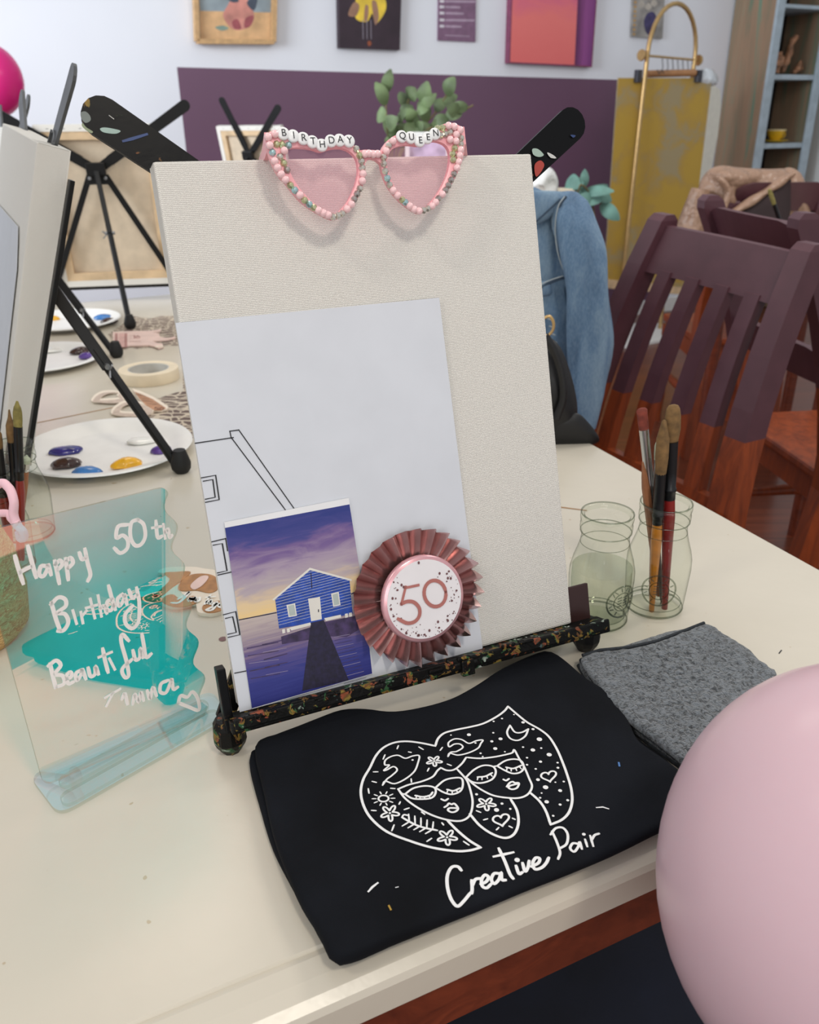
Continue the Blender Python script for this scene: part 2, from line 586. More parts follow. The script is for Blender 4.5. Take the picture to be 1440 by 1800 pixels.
def mat_lace():
    mt, nt, b = nodes('lace_print')
    v = texco(nt, 'Object', (1, 1, 1))
    w = nt.nodes.new('ShaderNodeTexVoronoi'); w.feature = 'DISTANCE_TO_EDGE'; w.inputs['Scale'].default_value = 52
    d = noise_tex(nt, v, 22, 2, 0.5, 0.0)
    mp = nt.nodes.new('ShaderNodeMixRGB'); mp.inputs[0].default_value = 0.06
    nn = nt.nodes.new('ShaderNodeTexNoise'); nn.inputs['Scale'].default_value = 16
    nt.links.new(v, nn.inputs['Vector'])
    nt.links.new(v, mp.inputs[1]); nt.links.new(nn.outputs[1], mp.inputs[2])
    nt.links.new(mp.outputs[0], w.inputs['Vector'])
    wv = nt.nodes.new('ShaderNodeTexWave'); wv.wave_type = 'RINGS'; wv.inputs['Scale'].default_value = 14; wv.inputs['Distortion'].default_value = 6; wv.inputs['Detail'].default_value = 1
    nt.links.new(v, wv.inputs['Vector'])
    a = nt.nodes.new('ShaderNodeMath'); a.operation = 'MULTIPLY'
    e = ramp(nt, w.outputs[0], [(0.05, (0, 0, 0)), (0.08, (255, 255, 255))])
    g = ramp(nt, wv.outputs[1], [(0.10, (0, 0, 0)), (0.15, (255, 255, 255))])
    nt.links.new(e, a.inputs[0]); nt.links.new(g, a.inputs[1])
    nt.links.new(mixc(nt, a.outputs[0], (208, 194, 174), (106, 88, 82)), b.inputs['Base Color'])
    inp(b, 'Roughness', 0.8)
    return mt
def mat_terry():
    mt, nt, b = nodes('grey_terry_cloth')
    v = texco(nt)
    f = noise_tex(nt, v, 210, 3, 0.65, 1.4)
    g = noise_tex(nt, v, 26, 2)
    c = ramp(nt, f, [(0.40, (28, 33, 37)), (0.56, (112, 119, 126))])
    c = mixc(nt, 0.2, c, ramp(nt, g, [(0.35, (84, 90, 95)), (0.65, (116, 122, 128))]))
    nt.links.new(c, b.inputs['Base Color'])
    inp(b, 'Roughness', 0.95)
    inp(b, 'Sheen Weight', 0.4)
    bump(nt, b, f, 0.9, 0.004)
    return mt
def mat_denim():
    mt, nt, b = nodes('denim')
    v = texco(nt)
    f = noise_tex(nt, texco(nt, 'Object', (1, 1, 0.28)), 14, 4, 0.55, 0.6)
    c = ramp(nt, f, [(0.30, (64, 90, 118)), (0.50, (90, 118, 146)), (0.72, (132, 156, 174))])
    t = noise_tex(nt, texco(nt, 'Object', (1, 1, 0.3)), 420, 2)
    c = mixc(nt, 0.1, c, ramp(nt, t, [(0.4, (50, 72, 98)), (0.6, (170, 184, 194))]))
    nt.links.new(c, b.inputs['Base Color'])
    inp(b, 'Roughness', 0.9)
    bump(nt, b, f, 0.5, 0.01)
    return mt
def mat_straw():
    mt, nt, b = nodes('woven_straw')
    v = texco(nt, 'Object', (1, 1, 3))
    f = noise_tex(nt, v, 110, 4, 0.65, 2.0)
    nt.links.new(ramp(nt, f, [(0.34, (140, 104, 60)), (0.5, (214, 172, 112)), (0.66, (240, 210, 156))]), b.inputs['Base Color'])
    inp(b, 'Roughness', 0.8)
    bump(nt, b, f, 0.7, 0.003)
    return mt
def mat_rustic():
    mt, nt, b = nodes('weathered_green_brown_wood')
    v = texco(nt, 'Object', (9, 9, 0.8))
    f = noise_tex(nt, v, 1.2, 5, 0.65, 0.8)
    nt.links.new(ramp(nt, f, [(0.32, (96, 124, 104)), (0.43, (138, 120, 98)), (0.55, (156, 126, 102)), (0.68, (104, 136, 116))]), b.inputs['Base Color'])
    inp(b, 'Roughness', 0.75)
    return mt
def mat_balloon(name, col):
    mt, nt, b = nodes(name)
    v = texco(nt)
    nt.links.new(ramp(nt, noise_tex(nt, v, 6, 2), [(0.3, tuple(c * 0.985 for c in col)), (0.7, col)]), b.inputs['Base Color'])
    inp(b, 'Roughness', 0.26)
    inp(b, 'Specular IOR Level', 0.22)
    inp(b, 'Subsurface Weight', 0.25)
    inp(b, 'Subsurface Radius', (0.05, 0.03, 0.03))
    inp(b, 'Subsurface Scale', 0.3)
    return mt
def mat_wallpaint(name, a, c2, rough=0.6):
    mt, nt, b = nodes(name)
    v = texco(nt)
    nt.links.new(ramp(nt, noise_tex(nt, v, 1.3, 3), [(0.3, a), (0.7, c2)]), b.inputs['Base Color'])
    inp(b, 'Roughness', rough)
    bump(nt, b, noise_tex(nt, v, 160, 2), 0.05, 0.001)
    return mt

TABLE = mat_table()
FLOOR = mat_floor()
APRONWOOD = mat_wood('red_brown_wood', (84, 34, 20), (128, 58, 34))
CANVAS = mat_canvas()
PAINTY = mat_painty('black_metal_with_dried_paint', 0.55, 120)
SPECK = mat_painty('black_metal_with_paint_specks', 0.655, 42, (8, 8, 10), 0.12)
BLACK = M('black_metal', (15, 15, 16), 0.42, 0.0, 0.15, spec=.3)
RUBBER = M('black_rubber', (15, 15, 16), 0.6, bmp=0.15, bs=300)
GREYBAR = M('worn_grey_metal', (82, 84, 86), 0.45, 0.3, 0.12)
WHITE = M('white_paint', (232, 232, 230), 0.5, var=0.015)
PAPER = M('white_paper', (211, 214, 221), 0.6, var=0.01)
INK = M('black_ink', (28, 28, 32), 0.6)
SCREEN = M('white_screen_print', (236, 236, 236), 0.6, var=0.02)
BLACKCLOTH = M('black_cotton', (18, 20, 25), 0.92, var=0.25, vs=14, bmp=0.25, bs=900, spec=0.15)
TERRY = mat_terry()
TERRYEDGE = M('dark_grey_hem', (46, 50, 55), 0.95, var=0.2, vs=400, bmp=0.5, bs=500)
GLASS = mat_glass('clear_glass')
GLASSRAISED = mat_glass('raised_glass', (216, 220, 214), (120, 126, 120))
WATER = mat_water()
LENS = mat_lens()
PINKFRAME = M('pink_plastic', (242, 172, 178), 0.35, var=0.03)
PEARL = M('pale_pink_pearl', (250, 206, 208), 0.15, var=0.02, coat=0.8)
STONE = [M('silver_rhinestone', (206, 200, 190), 0.2, 0.75, 0.2), M('green_gold_rhinestone', (196, 196, 156), 0.2, 0.7, 0.25), M('blue_rhinestone', (174, 204, 212), 0.2, 0.7, 0.25), M('smoky_rhinestone', (178, 168, 164), 0.2, 0.75, 0.25)]
BEAD = M('white_letter_bead', (240, 240, 240), 0.3, var=0.01)
ROSE = M('rose_gold_foil', (204, 172, 170), 0.22, 0.95, 0.05, vs=60)
ROSETXT = M('rose_gold_print', (188, 120, 112), 0.45, 0.2, 0.03)
ROSEDARK = M('rose_brown_speck', (120, 84, 86), 0.4, 0.2)
BADGE = M('white_badge', (236, 232, 234), 0.35, var=0.01)
PLATE = M('white_paper_plate', (244, 243, 240), 0.42, var=0.012)
PLUMWALL = mat_wallpaint('plum_wall_paint', (104, 74, 96), (110, 79, 103), 0.42)
WHITEWALL = mat_wallpaint('white_wall_paint', (226, 228, 236), (232, 234, 240), 0.6)
GREYWALL = mat_wallpaint('pale_grey_wall_paint', (206, 210, 210), (214, 217, 216), 0.6)
GOLD = M('brushed_gold', (190, 158, 108), 0.35, 0.7, 0.05)
PALEWOOD = M('pale_stretcher_wood', (206, 178, 142), 0.6, var=0.08, vs=20)
LINEN = M('raw_canvas_back', (206, 188, 164), 0.85, var=0.04, bmp=0.2, bs=400)
# ------------------------------------------------------------------ the setting
VB = 4.45                     # back wall plane
fl = MB()
fl.poly([room(-3.2, -2.5, 0), room(5.0, -2.5, 0), room(5.0, VB, 0), room(-3.2, VB, 0)])
fl.prism([room(-3.2, -2.5, -0.05), room(5.0, -2.5, -0.05), room(5.0, VB, -0.05), room(-3.2, VB, -0.05)], (0, 0, -1), 0.02)
struct(fl.build('floor', FLOOR))
def uz(px):
    q = WV(px, VB)
    return q.dot(RU), q.z
ul, zl = uz((311, 118))
ur, zr = uz((1080, 140))
ue, _ze = uz((1190, 140))
zr3 = zl + (zr - zl) * (ue - ul) / (ur - ul)
zr2 = zl + (zr - zl) * (4.95 - ul) / (ur - ul)
wb = MB()
wp = lambda u, z, v=VB: room(u, v, z)
wb.poly([wp(ul, 0), wp(ue, 0), wp(ue, zr3), wp(ul, zl)], 1)
wb.poly([wp(ue, 0), wp(4.95, 0), wp(4.95, zr2), wp(ue, zr3)], 0)
wb.poly([wp(-3.2, 0), wp(ul, 0), wp(ul, zl), wp(-3.2, zl)], 0)
wb.poly([wp(-3.2, zl), wp(ul, zl), wp(ue, zr3), wp(4.95, zr2), wp(4.95, 2.8), wp(-3.2, 2.8)], 0)
wb.prism([wp(-3.2, 0, VB + 0.02), wp(4.95, 0, VB + 0.02), wp(4.95, 2.8, VB + 0.02), wp(-3.2, 2.8, VB + 0.02)], RV, 0.1, 0)
struct(wb.build('wall_back', [WHITEWALL, PLUMWALL]))
wr = MB().box(room(5.02, 1.0, 1.4), RU * 0.06, RV * 3.45, (0, 0, 1.4))
struct(wr.build('wall_right', GREYWALL))
bb = MB().box(room((ul + 4.3) / 2, VB - 0.012, 0.045), RU * ((4.3 - ul) / 2), RV * 0.011, (0, 0, 0.045), bev=0.004)
struct(bb.build('baseboard_back', WHITE))

# ------------------------------------------------------------------ the long cream table
def isect(p, d, q, e):
    # 2D lines p+t d, q+s e
    det = d.x * (-e.y) + e.x * d.y
    t = ((q.x - p.x) * (-e.y) + e.x * (q.y - p.y)) / det
    return Vector((p.x + t * d.x, p.y + t * d.y, 0))
n0, n1 = Z((700, 1722), 0.741), Z((1165, 1516), 0.741)
r0, r1 = Z((1430, 997), 0.746), Z((1043, 783), 0.746)
dn = (n1 - n0).normalized(); dr = (r1 - r0).normalized()
dn.z = dr.z = 0
far = Z((300, 517), 0.75)
TA = isect(n0, dn, r0, dr)
TB = isect(far, dn, r0, dr)
TD = TA - dn * 1.08
TC = TB - dn * 1.15
TPOLY = [TD, TA, TB, TC]
SIDE = [1, .18, .18, 1]                # the moulding is wide on the near edge, narrow on the sides
def inset(poly, d):
    out = []
    k = len(poly)
    for i in range(k):
        a, b, c = poly[i - 1], poly[i], poly[(i + 1) % k]
        e1 = (b - a).normalized(); e2 = (c - b).normalized()
        m1 = Vector((-e1.y, e1.x, 0)); m2 = Vector((-e2.y, e2.x, 0))
        d1, d2 = (d * SIDE[(i - 1) % k], d * SIDE[i]) if k == 4 else (d, d)
        out.append(isect(a + m1 * d1, e1, b + m2 * d2, e2))
    return out
def ring(poly, d, z):
    return [Vector((p.x, p.y, z)) for p in inset(poly, d)]
t = thing('table', Vector(((TA.x + TC.x) / 2, (TA.y + TC.y) / 2, 0)), 'long cream painted wooden table with a rounded edge and red-brown rails', 'table')
tb = MB()
tb.loft([ring(TPOLY, d, z) for d, z in ((0.036, .75), (0.0345, .7478), (0.0325, .7485), (0.030, .7492), (0.018, .7482), (0.008, .746), (0.002, .7425), (0.0, .738), (0.0, .717), (0.004, .714))], 0)
tb.build('tabletop', TABLE, t)
rl = MB()
ins = inset(TPOLY, 0.012)
for i in range(4):
    a, b = ins[i], ins[(i + 1) % 4]
    e = (b - a).normalized(); mdir = Vector((-e.y, e.x, 0))
    c = (a + b) / 2 + mdir * 0.012
    MB().box(Vector((c.x, c.y, 0.686)), e * ((b - a).length / 2 - 0.0), mdir * 0.012, (0, 0, 0.027)).build('rail', APRONWOOD, t)
for p in [q + (Vector(((TA.x + TC.x) / 2, (TA.y + TC.y) / 2, 0)) - q).normalized() * .14 for q in TPOLY]:
    MB().lathe([(0.03, 0), (0.026, .02), (0.035, .3), (0.03, .5), (0.036, .56), (0.036, .714)], p, 20, cap=True).build('leg', APRONWOOD, t, smooth=True)
jt = MB()
jt.ribbon([Z((0, 757), .7503), Z((61, 744), .7503), Z((200, 716), .7503), Z((240, 707), .7503)], 0.004, Vector((0, 0, 1)))
jt.build('joint', M('brown_table_joint', (160, 118, 76), 0.7), t)
jt = MB()
jt.ribbon([Z((975, 890), .7503), Z((990, 892), .7503), Z((1030, 897), .7503)], 0.0035, Vector((0, 0, 1)))
jt.build('joint', MATS['brown_table_joint'], t)
sc = MB()                                                    # small stray paint mark on the table right
sc.ribbon([Z((1370, 1148), .7504), Z((1374, 1143), .7504)], 0.0015, Vector((0, 0, 1)))
sc.build('table_mark', INK, t)
c_ = Z((392, 1123), .7504)
MB().poly([c_ + Vector((math.cos(k * .6) * .0042, math.sin(k * .6) * .0042, 0)) for k in range(10)]).build('table_mark', M('dull_mauve', (128, 92, 92), .5), t)  # small flat mauve spot on the tabletop

# navy upholstered seat below the near edge
st = thing('dining_stool', Vector((0.2, 0.66, 0)), 'dark navy quilted seat tucked under the near table edge', 'stool')
sb = MB()
sc_ = Vector((0.2, 0.62, 0.44))
g = 26
vs, fs = [], []
for j in range(g + 1):
    for i in range(g + 1):
        a, b = i / g * 2 - 1, j / g * 2 - 1
        edge = max(abs(a), abs(b))
        h = 0.03 * (1 - edge ** 8) + 0.006 * abs(math.sin((a + b) * 5.2)) * abs(math.sin((a - b) * 5.2)) ** 0.5
        vs.append(sc_ + RU * a * 0.42 + RV * b * 0.24 + Vector((0, 0, h)))
for j in range(g):
    for i in range(g):
        fs.append((j * (g + 1) + i, j * (g + 1) + i + 1, (j + 1) * (g + 1) + i + 1, (j + 1) * (g + 1) + i))
sb.add(vs, fs)
sb.box(sc_ - Vector((0, 0, 0.025)), RU * 0.42, RV * 0.24, (0, 0, 0.026), bev=0.01)
NAVY = M('navy_velvet', (26, 31, 48), 0.9, var=0.2, vs=10, bmp=0.2, bs=300, sheen=0.2)
sb.build('cushion', NAVY, st, smooth=True)
for a in (-1, 1):
    for b in (-1, 1):
        p = sc_ + RU * a * 0.36 + RV * b * 0.19
        MB().tube([Vector((p.x, p.y, 0)), Vector((p.x, p.y, 0.42))], [0.014, 0.02], 12).build('leg', APRONWOOD, st, smooth=True)
# ------------------------------------------------------------------ easels and canvases
class Fr:
    def __init__(s, O, U, V, N):
        s.O, s.U, s.V, s.N = Vector(O), Vector(U), Vector(V), Vector(N)
    def __call__(s, u, v, n=0.0):
        return s.O + s.U * u + s.V * v + s.N * n
def frame_from(O, N_h, lean, roll=0.0):
    """canvas frame at O (front lower left corner), leaning back along the level direction N_h"""
    N_h = Vector((N_h[0], N_h[1], 0)).normalized()
    U = Vector((N_h.y, -N_h.x, 0))
    V = Vector((0, 0, math.cos(lean))) + N_h * math.sin(lean)
    U, V = math.cos(roll) * U + math.sin(roll) * V, math.cos(roll) * V - math.sin(roll) * U
    N = V.cross(U)
    if N.dot(N_h) < 0: N = -N
    return Fr(O, U, V, N)
FRONT = Fr(CO, CU, CV, CN)
CW, CH, CT = 0.3048, 0.4064, 0.020
def make_canvas(fr, label, group=None, CT=CT):
    t = thing('canvas', fr(CW / 2, 0, CT / 2), label, 'canvas', group)
    s = MB()
    s.box(fr(CW / 2, CH / 2, 0.002), fr.U * CW / 2, fr.V * CH / 2, fr.N * 0.002, bev=0.0018)
    for (a, b, c, d) in ((0, CW, 0, .002), (0, CW, CH - .002, CH), (0, .002, 0, CH), (CW - .002, CW, 0, CH)):
        s.box(fr((a + b) / 2, (c + d) / 2, CT / 2 + .001), fr.U * (b - a) / 2, fr.V * (d - c) / 2, fr.N * (CT / 2 - .001), bev=0.0008)
    o = s.build('painting_surface', CANVAS, t)
    me = o.data
    uvl = me.uv_layers.new(name='UVMap')
    off = WL[o.name] if o.name in WL else Vector()
    for pl in me.polygons:
        for li in pl.loop_indices:
            p = me.vertices[me.loops[li].vertex_index].co + WL[t.name] - fr.O
            uvl.data[li].uv = (p.dot(fr.U) / 0.305 + p.dot(fr.N) * 3, p.dot(fr.V) / 0.305 + p.dot(fr.N) * 3)
    bw = 0.036
    for (a, b, c, d) in ((.002, CW - .002, .002, bw), (.002, CW - .002, CH - bw, CH - .002), (.002, bw, bw, CH - bw), (CW - bw, CW - .002, bw, CH - bw)):
        MB().box(fr((a + b) / 2, (c + d) / 2, CT / 2 + .0025), fr.U * (b - a) / 2, fr.V * (d - c) / 2, fr.N * (CT / 2 - .0035), bev=.001).build('stretcher_bar', PALEWOOD, t)
    fold = MB()                                              # canvas folded over the back of the bars
    for (a, b, c, d) in ((0, CW, 0, .016), (0, CW, CH - .016, CH), (0, .016, .016, CH - .016), (CW - .016, CW, .016, CH - .016)):
        fold.box(fr((a + b) / 2, (c + d) / 2, CT), fr.U * (b - a) / 2, fr.V * (d - c) / 2, fr.N * 0.0008)
    for k in range(7):
        fold.box(fr(0.03 + k * 0.04, CH - 0.009, CT + .001), fr.U * .003, fr.V * .0006, fr.N * .0004, 1)
    fold.build('folded_edge', [CANVAS, GREYBAR], t)
    MB().box(fr(CW / 2, CH / 2, 0.0046), fr.U * (CW / 2 - bw), fr.V * (CH / 2 - bw), fr.N * 0.0004).build('canvas_back', LINEN, t)
    return t
HU, HV, HN = 0.165, 0.298, 0.034
def make_easel(fr, label, rear=None, group=None, ledge_mat=None, tips=None, foot_r=0.0125, armmat=None, hinge=None, legtop=None):
    ledge_mat = ledge_mat or BLACK
    hub = fr(HU, HV, HN)
    t = thing('easel', Vector((fr(HU, 0).x, fr(HU, 0).y, 0.75)), label, 'easel', group)
    # ledge
    lg = MB()
    lg.box(fr(0.162, -0.0065, -0.0045), fr.U * 0.174, fr.V * 0.0055, fr.N * 0.0105, bev=0.002)
    lg.box(fr(0.162, -0.0035, -0.0155), fr.U * 0.172, fr.V * 0.0050, fr.N * 0.0018, bev=0.0015)
    rr = random.Random(3)
    if ledge_mat is PAINTY:                                   # dried paint crust along the lip
        for k in range(46):
            u = rr.uniform(0.0, 0.26)
            c = fr(u, 0.0005 + rr.uniform(-.004, .001), -0.0165 + rr.uniform(-.001, .003))
            s = rr.uniform(.0018, .0042)
            pts = []
            lg.box(c, fr.U * s * 1.7, (fr.V + fr.N * rr.uniform(-.4, .4)).normalized() * s * .55, fr.N * s * .6, bev=s * .4)
    lg.build('ledge', ledge_mat, t)
    MB().box(fr(0.188, -0.007, -0.0172), fr.U * .006, fr.V * .007, fr.N * .003, bev=.0015).build('ledge_clip', ledge_mat, t)
    # crossed arms with rounded paddle ends
    tips = tips or ((-0.026, 0.4425), (0.364, 0.436))
    for k, (tu, tv) in enumerate(tips):
        d = Vector((tu - HU, tv - HV, 0))
        L = d.length; e = d / L; f = Vector((-e.y, e.x, 0))
        ar = MB()
        out = []
        w = 0.0142
        for q in range(9):
            an = -math.pi / 2 + math.pi * q / 8
            out.append((L + math.cos(an) * w, math.sin(an) * w))
        out += [(0.0, w * .8), (0.0, -w * .8)]
        pts = [fr(HU + e.x * a + f.x * b, HV + e.y * a + f.y * b, 0.0235 + 0.001 * k) for a, b in out]
        ar.prism(pts, fr.N, 0.004)
        # raised rim on the inner half
        for sgn in (-1, 1):
            a0, a1 = L * 0.15, L * 0.62
            ar.box(fr(HU + e.x * (a0 + a1) / 2 + f.x * sgn * w * .82, HV + e.y * (a0 + a1) / 2 + f.y * sgn * w * .82, 0.0230),
                   (fr.U * e.x + fr.V * e.y) * (a1 - a0) / 2, (fr.U * f.x + fr.V * f.y) * .0012, fr.N * .0014)
        arm = ar.build('arm', armmat or SPECK, t)
        rim = MB()
        c = (L * 0.62, 0)
        arc = []
        for q in range(9):
            an = -math.pi / 2 + math.pi * q / 8
            a, b = L * .62 + math.cos(an) * w * .55, math.sin(an) * w * .55
            arc.append(fr(HU + e.x * a + f.x * b, HV + e.y * a + f.y * b, 0.0232))
        rim.tube(arc, 0.0009, 6)
        rim.build('slot_rim', M('worn_steel', (150, 152, 155), 0.35, 0.7), arm)
    hb = MB()
    hb.box(fr(HU, HV + .004, HN + .002), fr.U * .024, fr.V * .016, fr.N * .009, bev=.002)
    hb.box(fr(HU, HV - .022, HN - .004), fr.U * .027, fr.V * .012, fr.N * .002, bev=.001)
    h = hb.build('bracket', BLACK, t)
    for sgn in (-1, 1):
        MB().lathe([(0.0045, 0), (0.0045, .002), (0.0, .003)], fr(HU + sgn * .02, HV - .018, HN - .001), 12, axis=fr.N, cap=True).build('rivet', MATS['worn_steel'], h)
    # front legs and feet at the ends of the ledge
    for u0, uf in ((HU - .02, -0.010), (HU + .02, 0.328)):
        top = fr(u0, HV - .012, HN - .006)
        if legtop and uf > 0: top = fr(*legtop)
        bot = fr(uf, -0.012, 0.026)
        fbt = fr(uf, -0.012, 0.011)
        lgm = MB().bar(top, bot, 0.015, 0.006, fr.N, bev=.001)
        ft_top = fr(uf, -0.010, 0.009)
        gx = Vector((ft_top.x, ft_top.y, 0.75)) + (fr.N * 0.0)
        lgm.bar(bot, fbt, .012, .008, fr.U)
        lgm.bar(fbt, Vector((fbt.x, fbt.y, 0.772)), 0.013, 0.008, fr.U)
        leg = lgm.build('leg', ledge_mat if ledge_mat is not BLACK else BLACK, t)
        fx = Vector((fbt.x, fbt.y, 0.75))
        MB().lathe([(foot_r * .62, 0), (foot_r * .95, .007), (foot_r * 1.08, .012), (foot_r * 1.0, .026), (foot_r * .8, .031)], fx, 10, cap=True).build('rubber_foot', PAINTY if ledge_mat is PAINTY and uf < 0 else RUBBER, leg)
    # end plates beside the ledge
    MB().box(fr(-0.011, 0.012, 0.002), fr.U * .0035, fr.V * .026, fr.N * .006, bev=.001).build('end_plate', SPECK if ledge_mat is PAINTY else ledge_mat, t)
    ep = MB()
    ep.box(fr(0.316, 0.012, 0.006), fr.U * .0125, fr.V * .020, fr.N * .0016, bev=.001)
    ep.build('end_plate', M('dark_red_brown_metal', (58, 34, 32), 0.35, .2), t)
    # telescoping rear leg
    if rear is None:
        nh = Vector((fr.N.x, fr.N.y, 0)).normalized()
        rear = hub + nh * 0.26
    rear = Vector((rear[0], rear[1], 0.75))
    if hinge is not None:
        hub = hinge
    mid = hub.lerp(rear, 0.42)
    d = (rear - hub).normalized()
    rl = MB()
    rl.bar(hub, mid, 0.0165, 0.012, fr.U, bev=.0015)
    rl.tube([mid - d * .03, rear - d * 0.012], 0.0068, 12)
    rg = rl.build('rear_leg', BLACK, t)
    wn = MB()
    for sg in (-1, 1):
        wn.bar(mid + fr.U * .009, mid + fr.U * .018 + fr.V * sg * .009, .003, .002, fr.N)
    wn.lathe([(0.004, -.012), (0.004, .012)], mid - d * .005, 10, axis=fr.U, cap=True)
    wn.build('wing_nut', M('worn_steel', (150, 152, 155), 0.35, 0.7), rg)
    MB().lathe([(0.009, 0.0), (0.0135, .006), (0.0145, .014), (0.0105, .028), (0.0085, .034)], rear, 16, cap=True).build('rubber_foot', RUBBER, rg, smooth=True)
    return t
make_easel(FRONT, 'black tabletop easel crusted with paint, holding the white canvas with pink glasses', ledge_mat=PAINTY)
def on_arm(nm, pts, col, ribbon=0):
    arms = [c for c in bpy.data.objects if c.parent and c.parent.name == 'easel' and c.name.startswith('arm')]
    a = arms[0] if pts[0][0] < 600 else arms[1]
    mb = MB()
    n = 0.0231
    if ribbon: mb.ribbon([CX(p, n) for p in pts], ribbon, -CN)
    else: mb.poly([CX((q.x, q.y), n) for q in cat_rom(pts, 4, True)])
    mb.build('dried_paint', M(*col), a)
on_arm('a', [(142, 198), (150, 196), (158, 203), (159, 212), (150, 216), (143, 208)], ('grey_green_dried_paint', (104, 112, 108), .5))
on_arm('a', [(145, 216), (152, 224), (163, 231), (160, 234), (150, 228), (144, 221)], ('olive_dried_paint', (132, 142, 112), .5))
on_arm('a', [(176, 226), (184, 224), (198, 226), (212, 230), (204, 235), (188, 234), (179, 231)], ('mint_dried_paint', (150, 172, 164), .5))
on_arm('a', [(217, 248), (232, 244), (258, 236)], ('blue_dried_paint', (40, 62, 110), .5), .0022)
on_arm('a', [(192, 203), (200, 209)], ('white_dried_paint', (200, 200, 196), .5), .0006)
on_arm('b', [(940, 290), (950, 282), (957, 290), (950, 304), (942, 310)], ('red_dried_paint', (170, 62, 50), .5))
on_arm('b', [(936, 262), (946, 262), (956, 272), (948, 276), (938, 272)], ('pale_green_dried_paint', (160, 180, 168), .5))
on_arm('b', [(1003, 237), (1012, 238), (1008, 242)], ('blue_dried_paint', (40, 62, 110), .5))
on_arm('b', [(962, 268), (972, 272), (978, 278), (968, 277)], ('white_dried_paint', (200, 200, 196), .5))
make_canvas(FRONT, 'blank white stretched canvas in the middle, with heart glasses hung on its top', 'stretched canvases')

# left near easel and canvas
NH = Vector((0.86, 0.51, 0)).normalized()
UH = Vector((NH.y, -NH.x, 0))
brl = Y((10, 815), 1.05)
frL = frame_from(brl - UH * CW - Vector((0, 0, 0.0)), NH, 0.28, 0.0)
roll = -0.07
frL = frame_from(brl - (UH * math.cos(roll) + Vector((0, 0, math.sin(roll)))) * CW, NH, 0.28, roll)
make_canvas(frL, 'white stretched canvas at the left picture edge with grey paper clipped to it', 'stretched canvases', .037)
make_easel(frL, 'black easel behind the left edge canvas, its long leg ending beside the nearest paint plate', rear=Z((320, 830), .75), armmat=GREYBAR, hinge=Y((90, 505), 1.16), legtop=(.318, .375, .04), tips=((-.028, .4435), (.322, .486)))
pc = MB()
pp = [frL(CW - .055, .30, -.002), frL(CW - .045, .285, -.002), frL(CW - .028, .25, -.002), frL(CW - .030, .0, -.002), frL(0.05, 0.0, -.002), frL(0.05, .30, -.002)]
pc.prism(pp, -frL.N, .0006)
tag(pc.build('reference_sheet', M('grey_paper', (196, 199, 205), .6, var=.01)), 'grey paper sheet with a clipped corner on the left edge canvas', 'paper')

# second easel on the left side, mostly behind the first
hub2 = Vector((-0.80, 1.83, 1.085))
fr2 = frame_from((0, 0, 0.79), NH, 0.28)
fr2.O = Vector((0, 0, 0)) ; off2 = hub2 - fr2(HU, HV, HN); fr2.O = off2
make_canvas(fr2, 'white stretched canvas hidden behind the left edge canvas', 'stretched canvases')
make_easel(fr2, 'black easel whose rubber foot stands between the paint plates on the left', rear=Z((206, 628), .75), armmat=GREYBAR, hinge=Y((100, 489), 1.86), tips=((-.028, .4435), (.33, .455)))

# far easel seen from the back
bR, bL = Z((318, 503), .782), Z((62, 513), .782)
U3 = (bL - bR); U3.z = 0; U3.normalize()
N3 = Vector((-U3.y, U3.x, 0))
if N3.y > 0: N3 = -N3
O3 = bR + (bL - bR) * 0.02
fr3 = frame_from(Vector((O3.x, O3.y, .795)), N3, 0.06)
make_canvas(fr3, 'stretched canvas seen from its bare beige back at the far left end of the table', 'stretched canvases')
make_easel(fr3, 'black easel seen from behind at the far left end of the table', rear=Z((230, 578), .75), armmat=BLACK, tips=((-.075, .448), (.405, .448)))
# ------------------------------------------------------------------ things on the front canvas
def z24(x, y): return (300 + x / 2.4, 520 + y / 2.4)
# tracing sheet
BLp, TLp, TRp, BRp = [Vector((*CUV(p), 0)) for p in ((421, 1251), (308, 568), (769, 524), (848, 1143))]
sh = MB()
g = 20
for side in (0, 1):
    vs, fs = [], []
    for j in range(g + 1):
        for i in range(g + 1):
            a, b = i / g, j / g
            q = BLp.lerp(BRp, a).lerp(TLp.lerp(TRp, a), b)
            lift = 0.0009 + 0.0035 * max(0, (a - .55) / .45) ** 2 * max(0, b - .35) + 0.002 * max(0, b - .8) * (1 - a)
            vs.append(CP(q.x, q.y, -lift - 0.0002 * side))
    for j in range(g):
        for i in range(g):
            fs.append((j * (g + 1) + i, j * (g + 1) + i + 1, (j + 1) * (g + 1) + i + 1, (j + 1) * (g + 1) + i))
    sh.add(vs, fs)
sheet = sh.build('stencil_sheet', PAPER, smooth=True)
tag(sheet, 'white outline drawing sheet leaning on the front canvas behind the boathouse card', 'paper')
ln = MB()
def cstroke(mb, pts, w, n, mi=0, smooth=False, conv=z24):
    pts = [conv(*p) for p in pts]
    if smooth:
        pts = [(q.x, q.y) for q in cat_rom(pts, 5)]
    mb.ribbon([CX(p, n) for p in pts], w, -CN, mi)
for s in ([(104, 622), (264, 598)], [(250, 571), (256, 600)], [(250, 571), (288, 566)], [(256, 598), (488, 908)], [(288, 566), (523, 900)],
          [(130, 768), (190, 757), (205, 860), (148, 871)], [(138, 782), (178, 775), (188, 850), (147, 858)],
          [(174, 1038), (232, 1024)], [(180, 1052), (218, 1045), (238, 1160), (198, 1169)], [(200, 1178), (258, 1165)], [(232, 1024), (240, 1075)],
          [(222, 1346), (275, 1332), (292, 1430), (243, 1441)], [(232, 1361), (262, 1354), (277, 1420), (242, 1428)], [(271, 1592), (322, 1582)]):
    cstroke(ln, s, 0.0011, -0.0016)
ln.build('outline_drawing', INK, sheet)
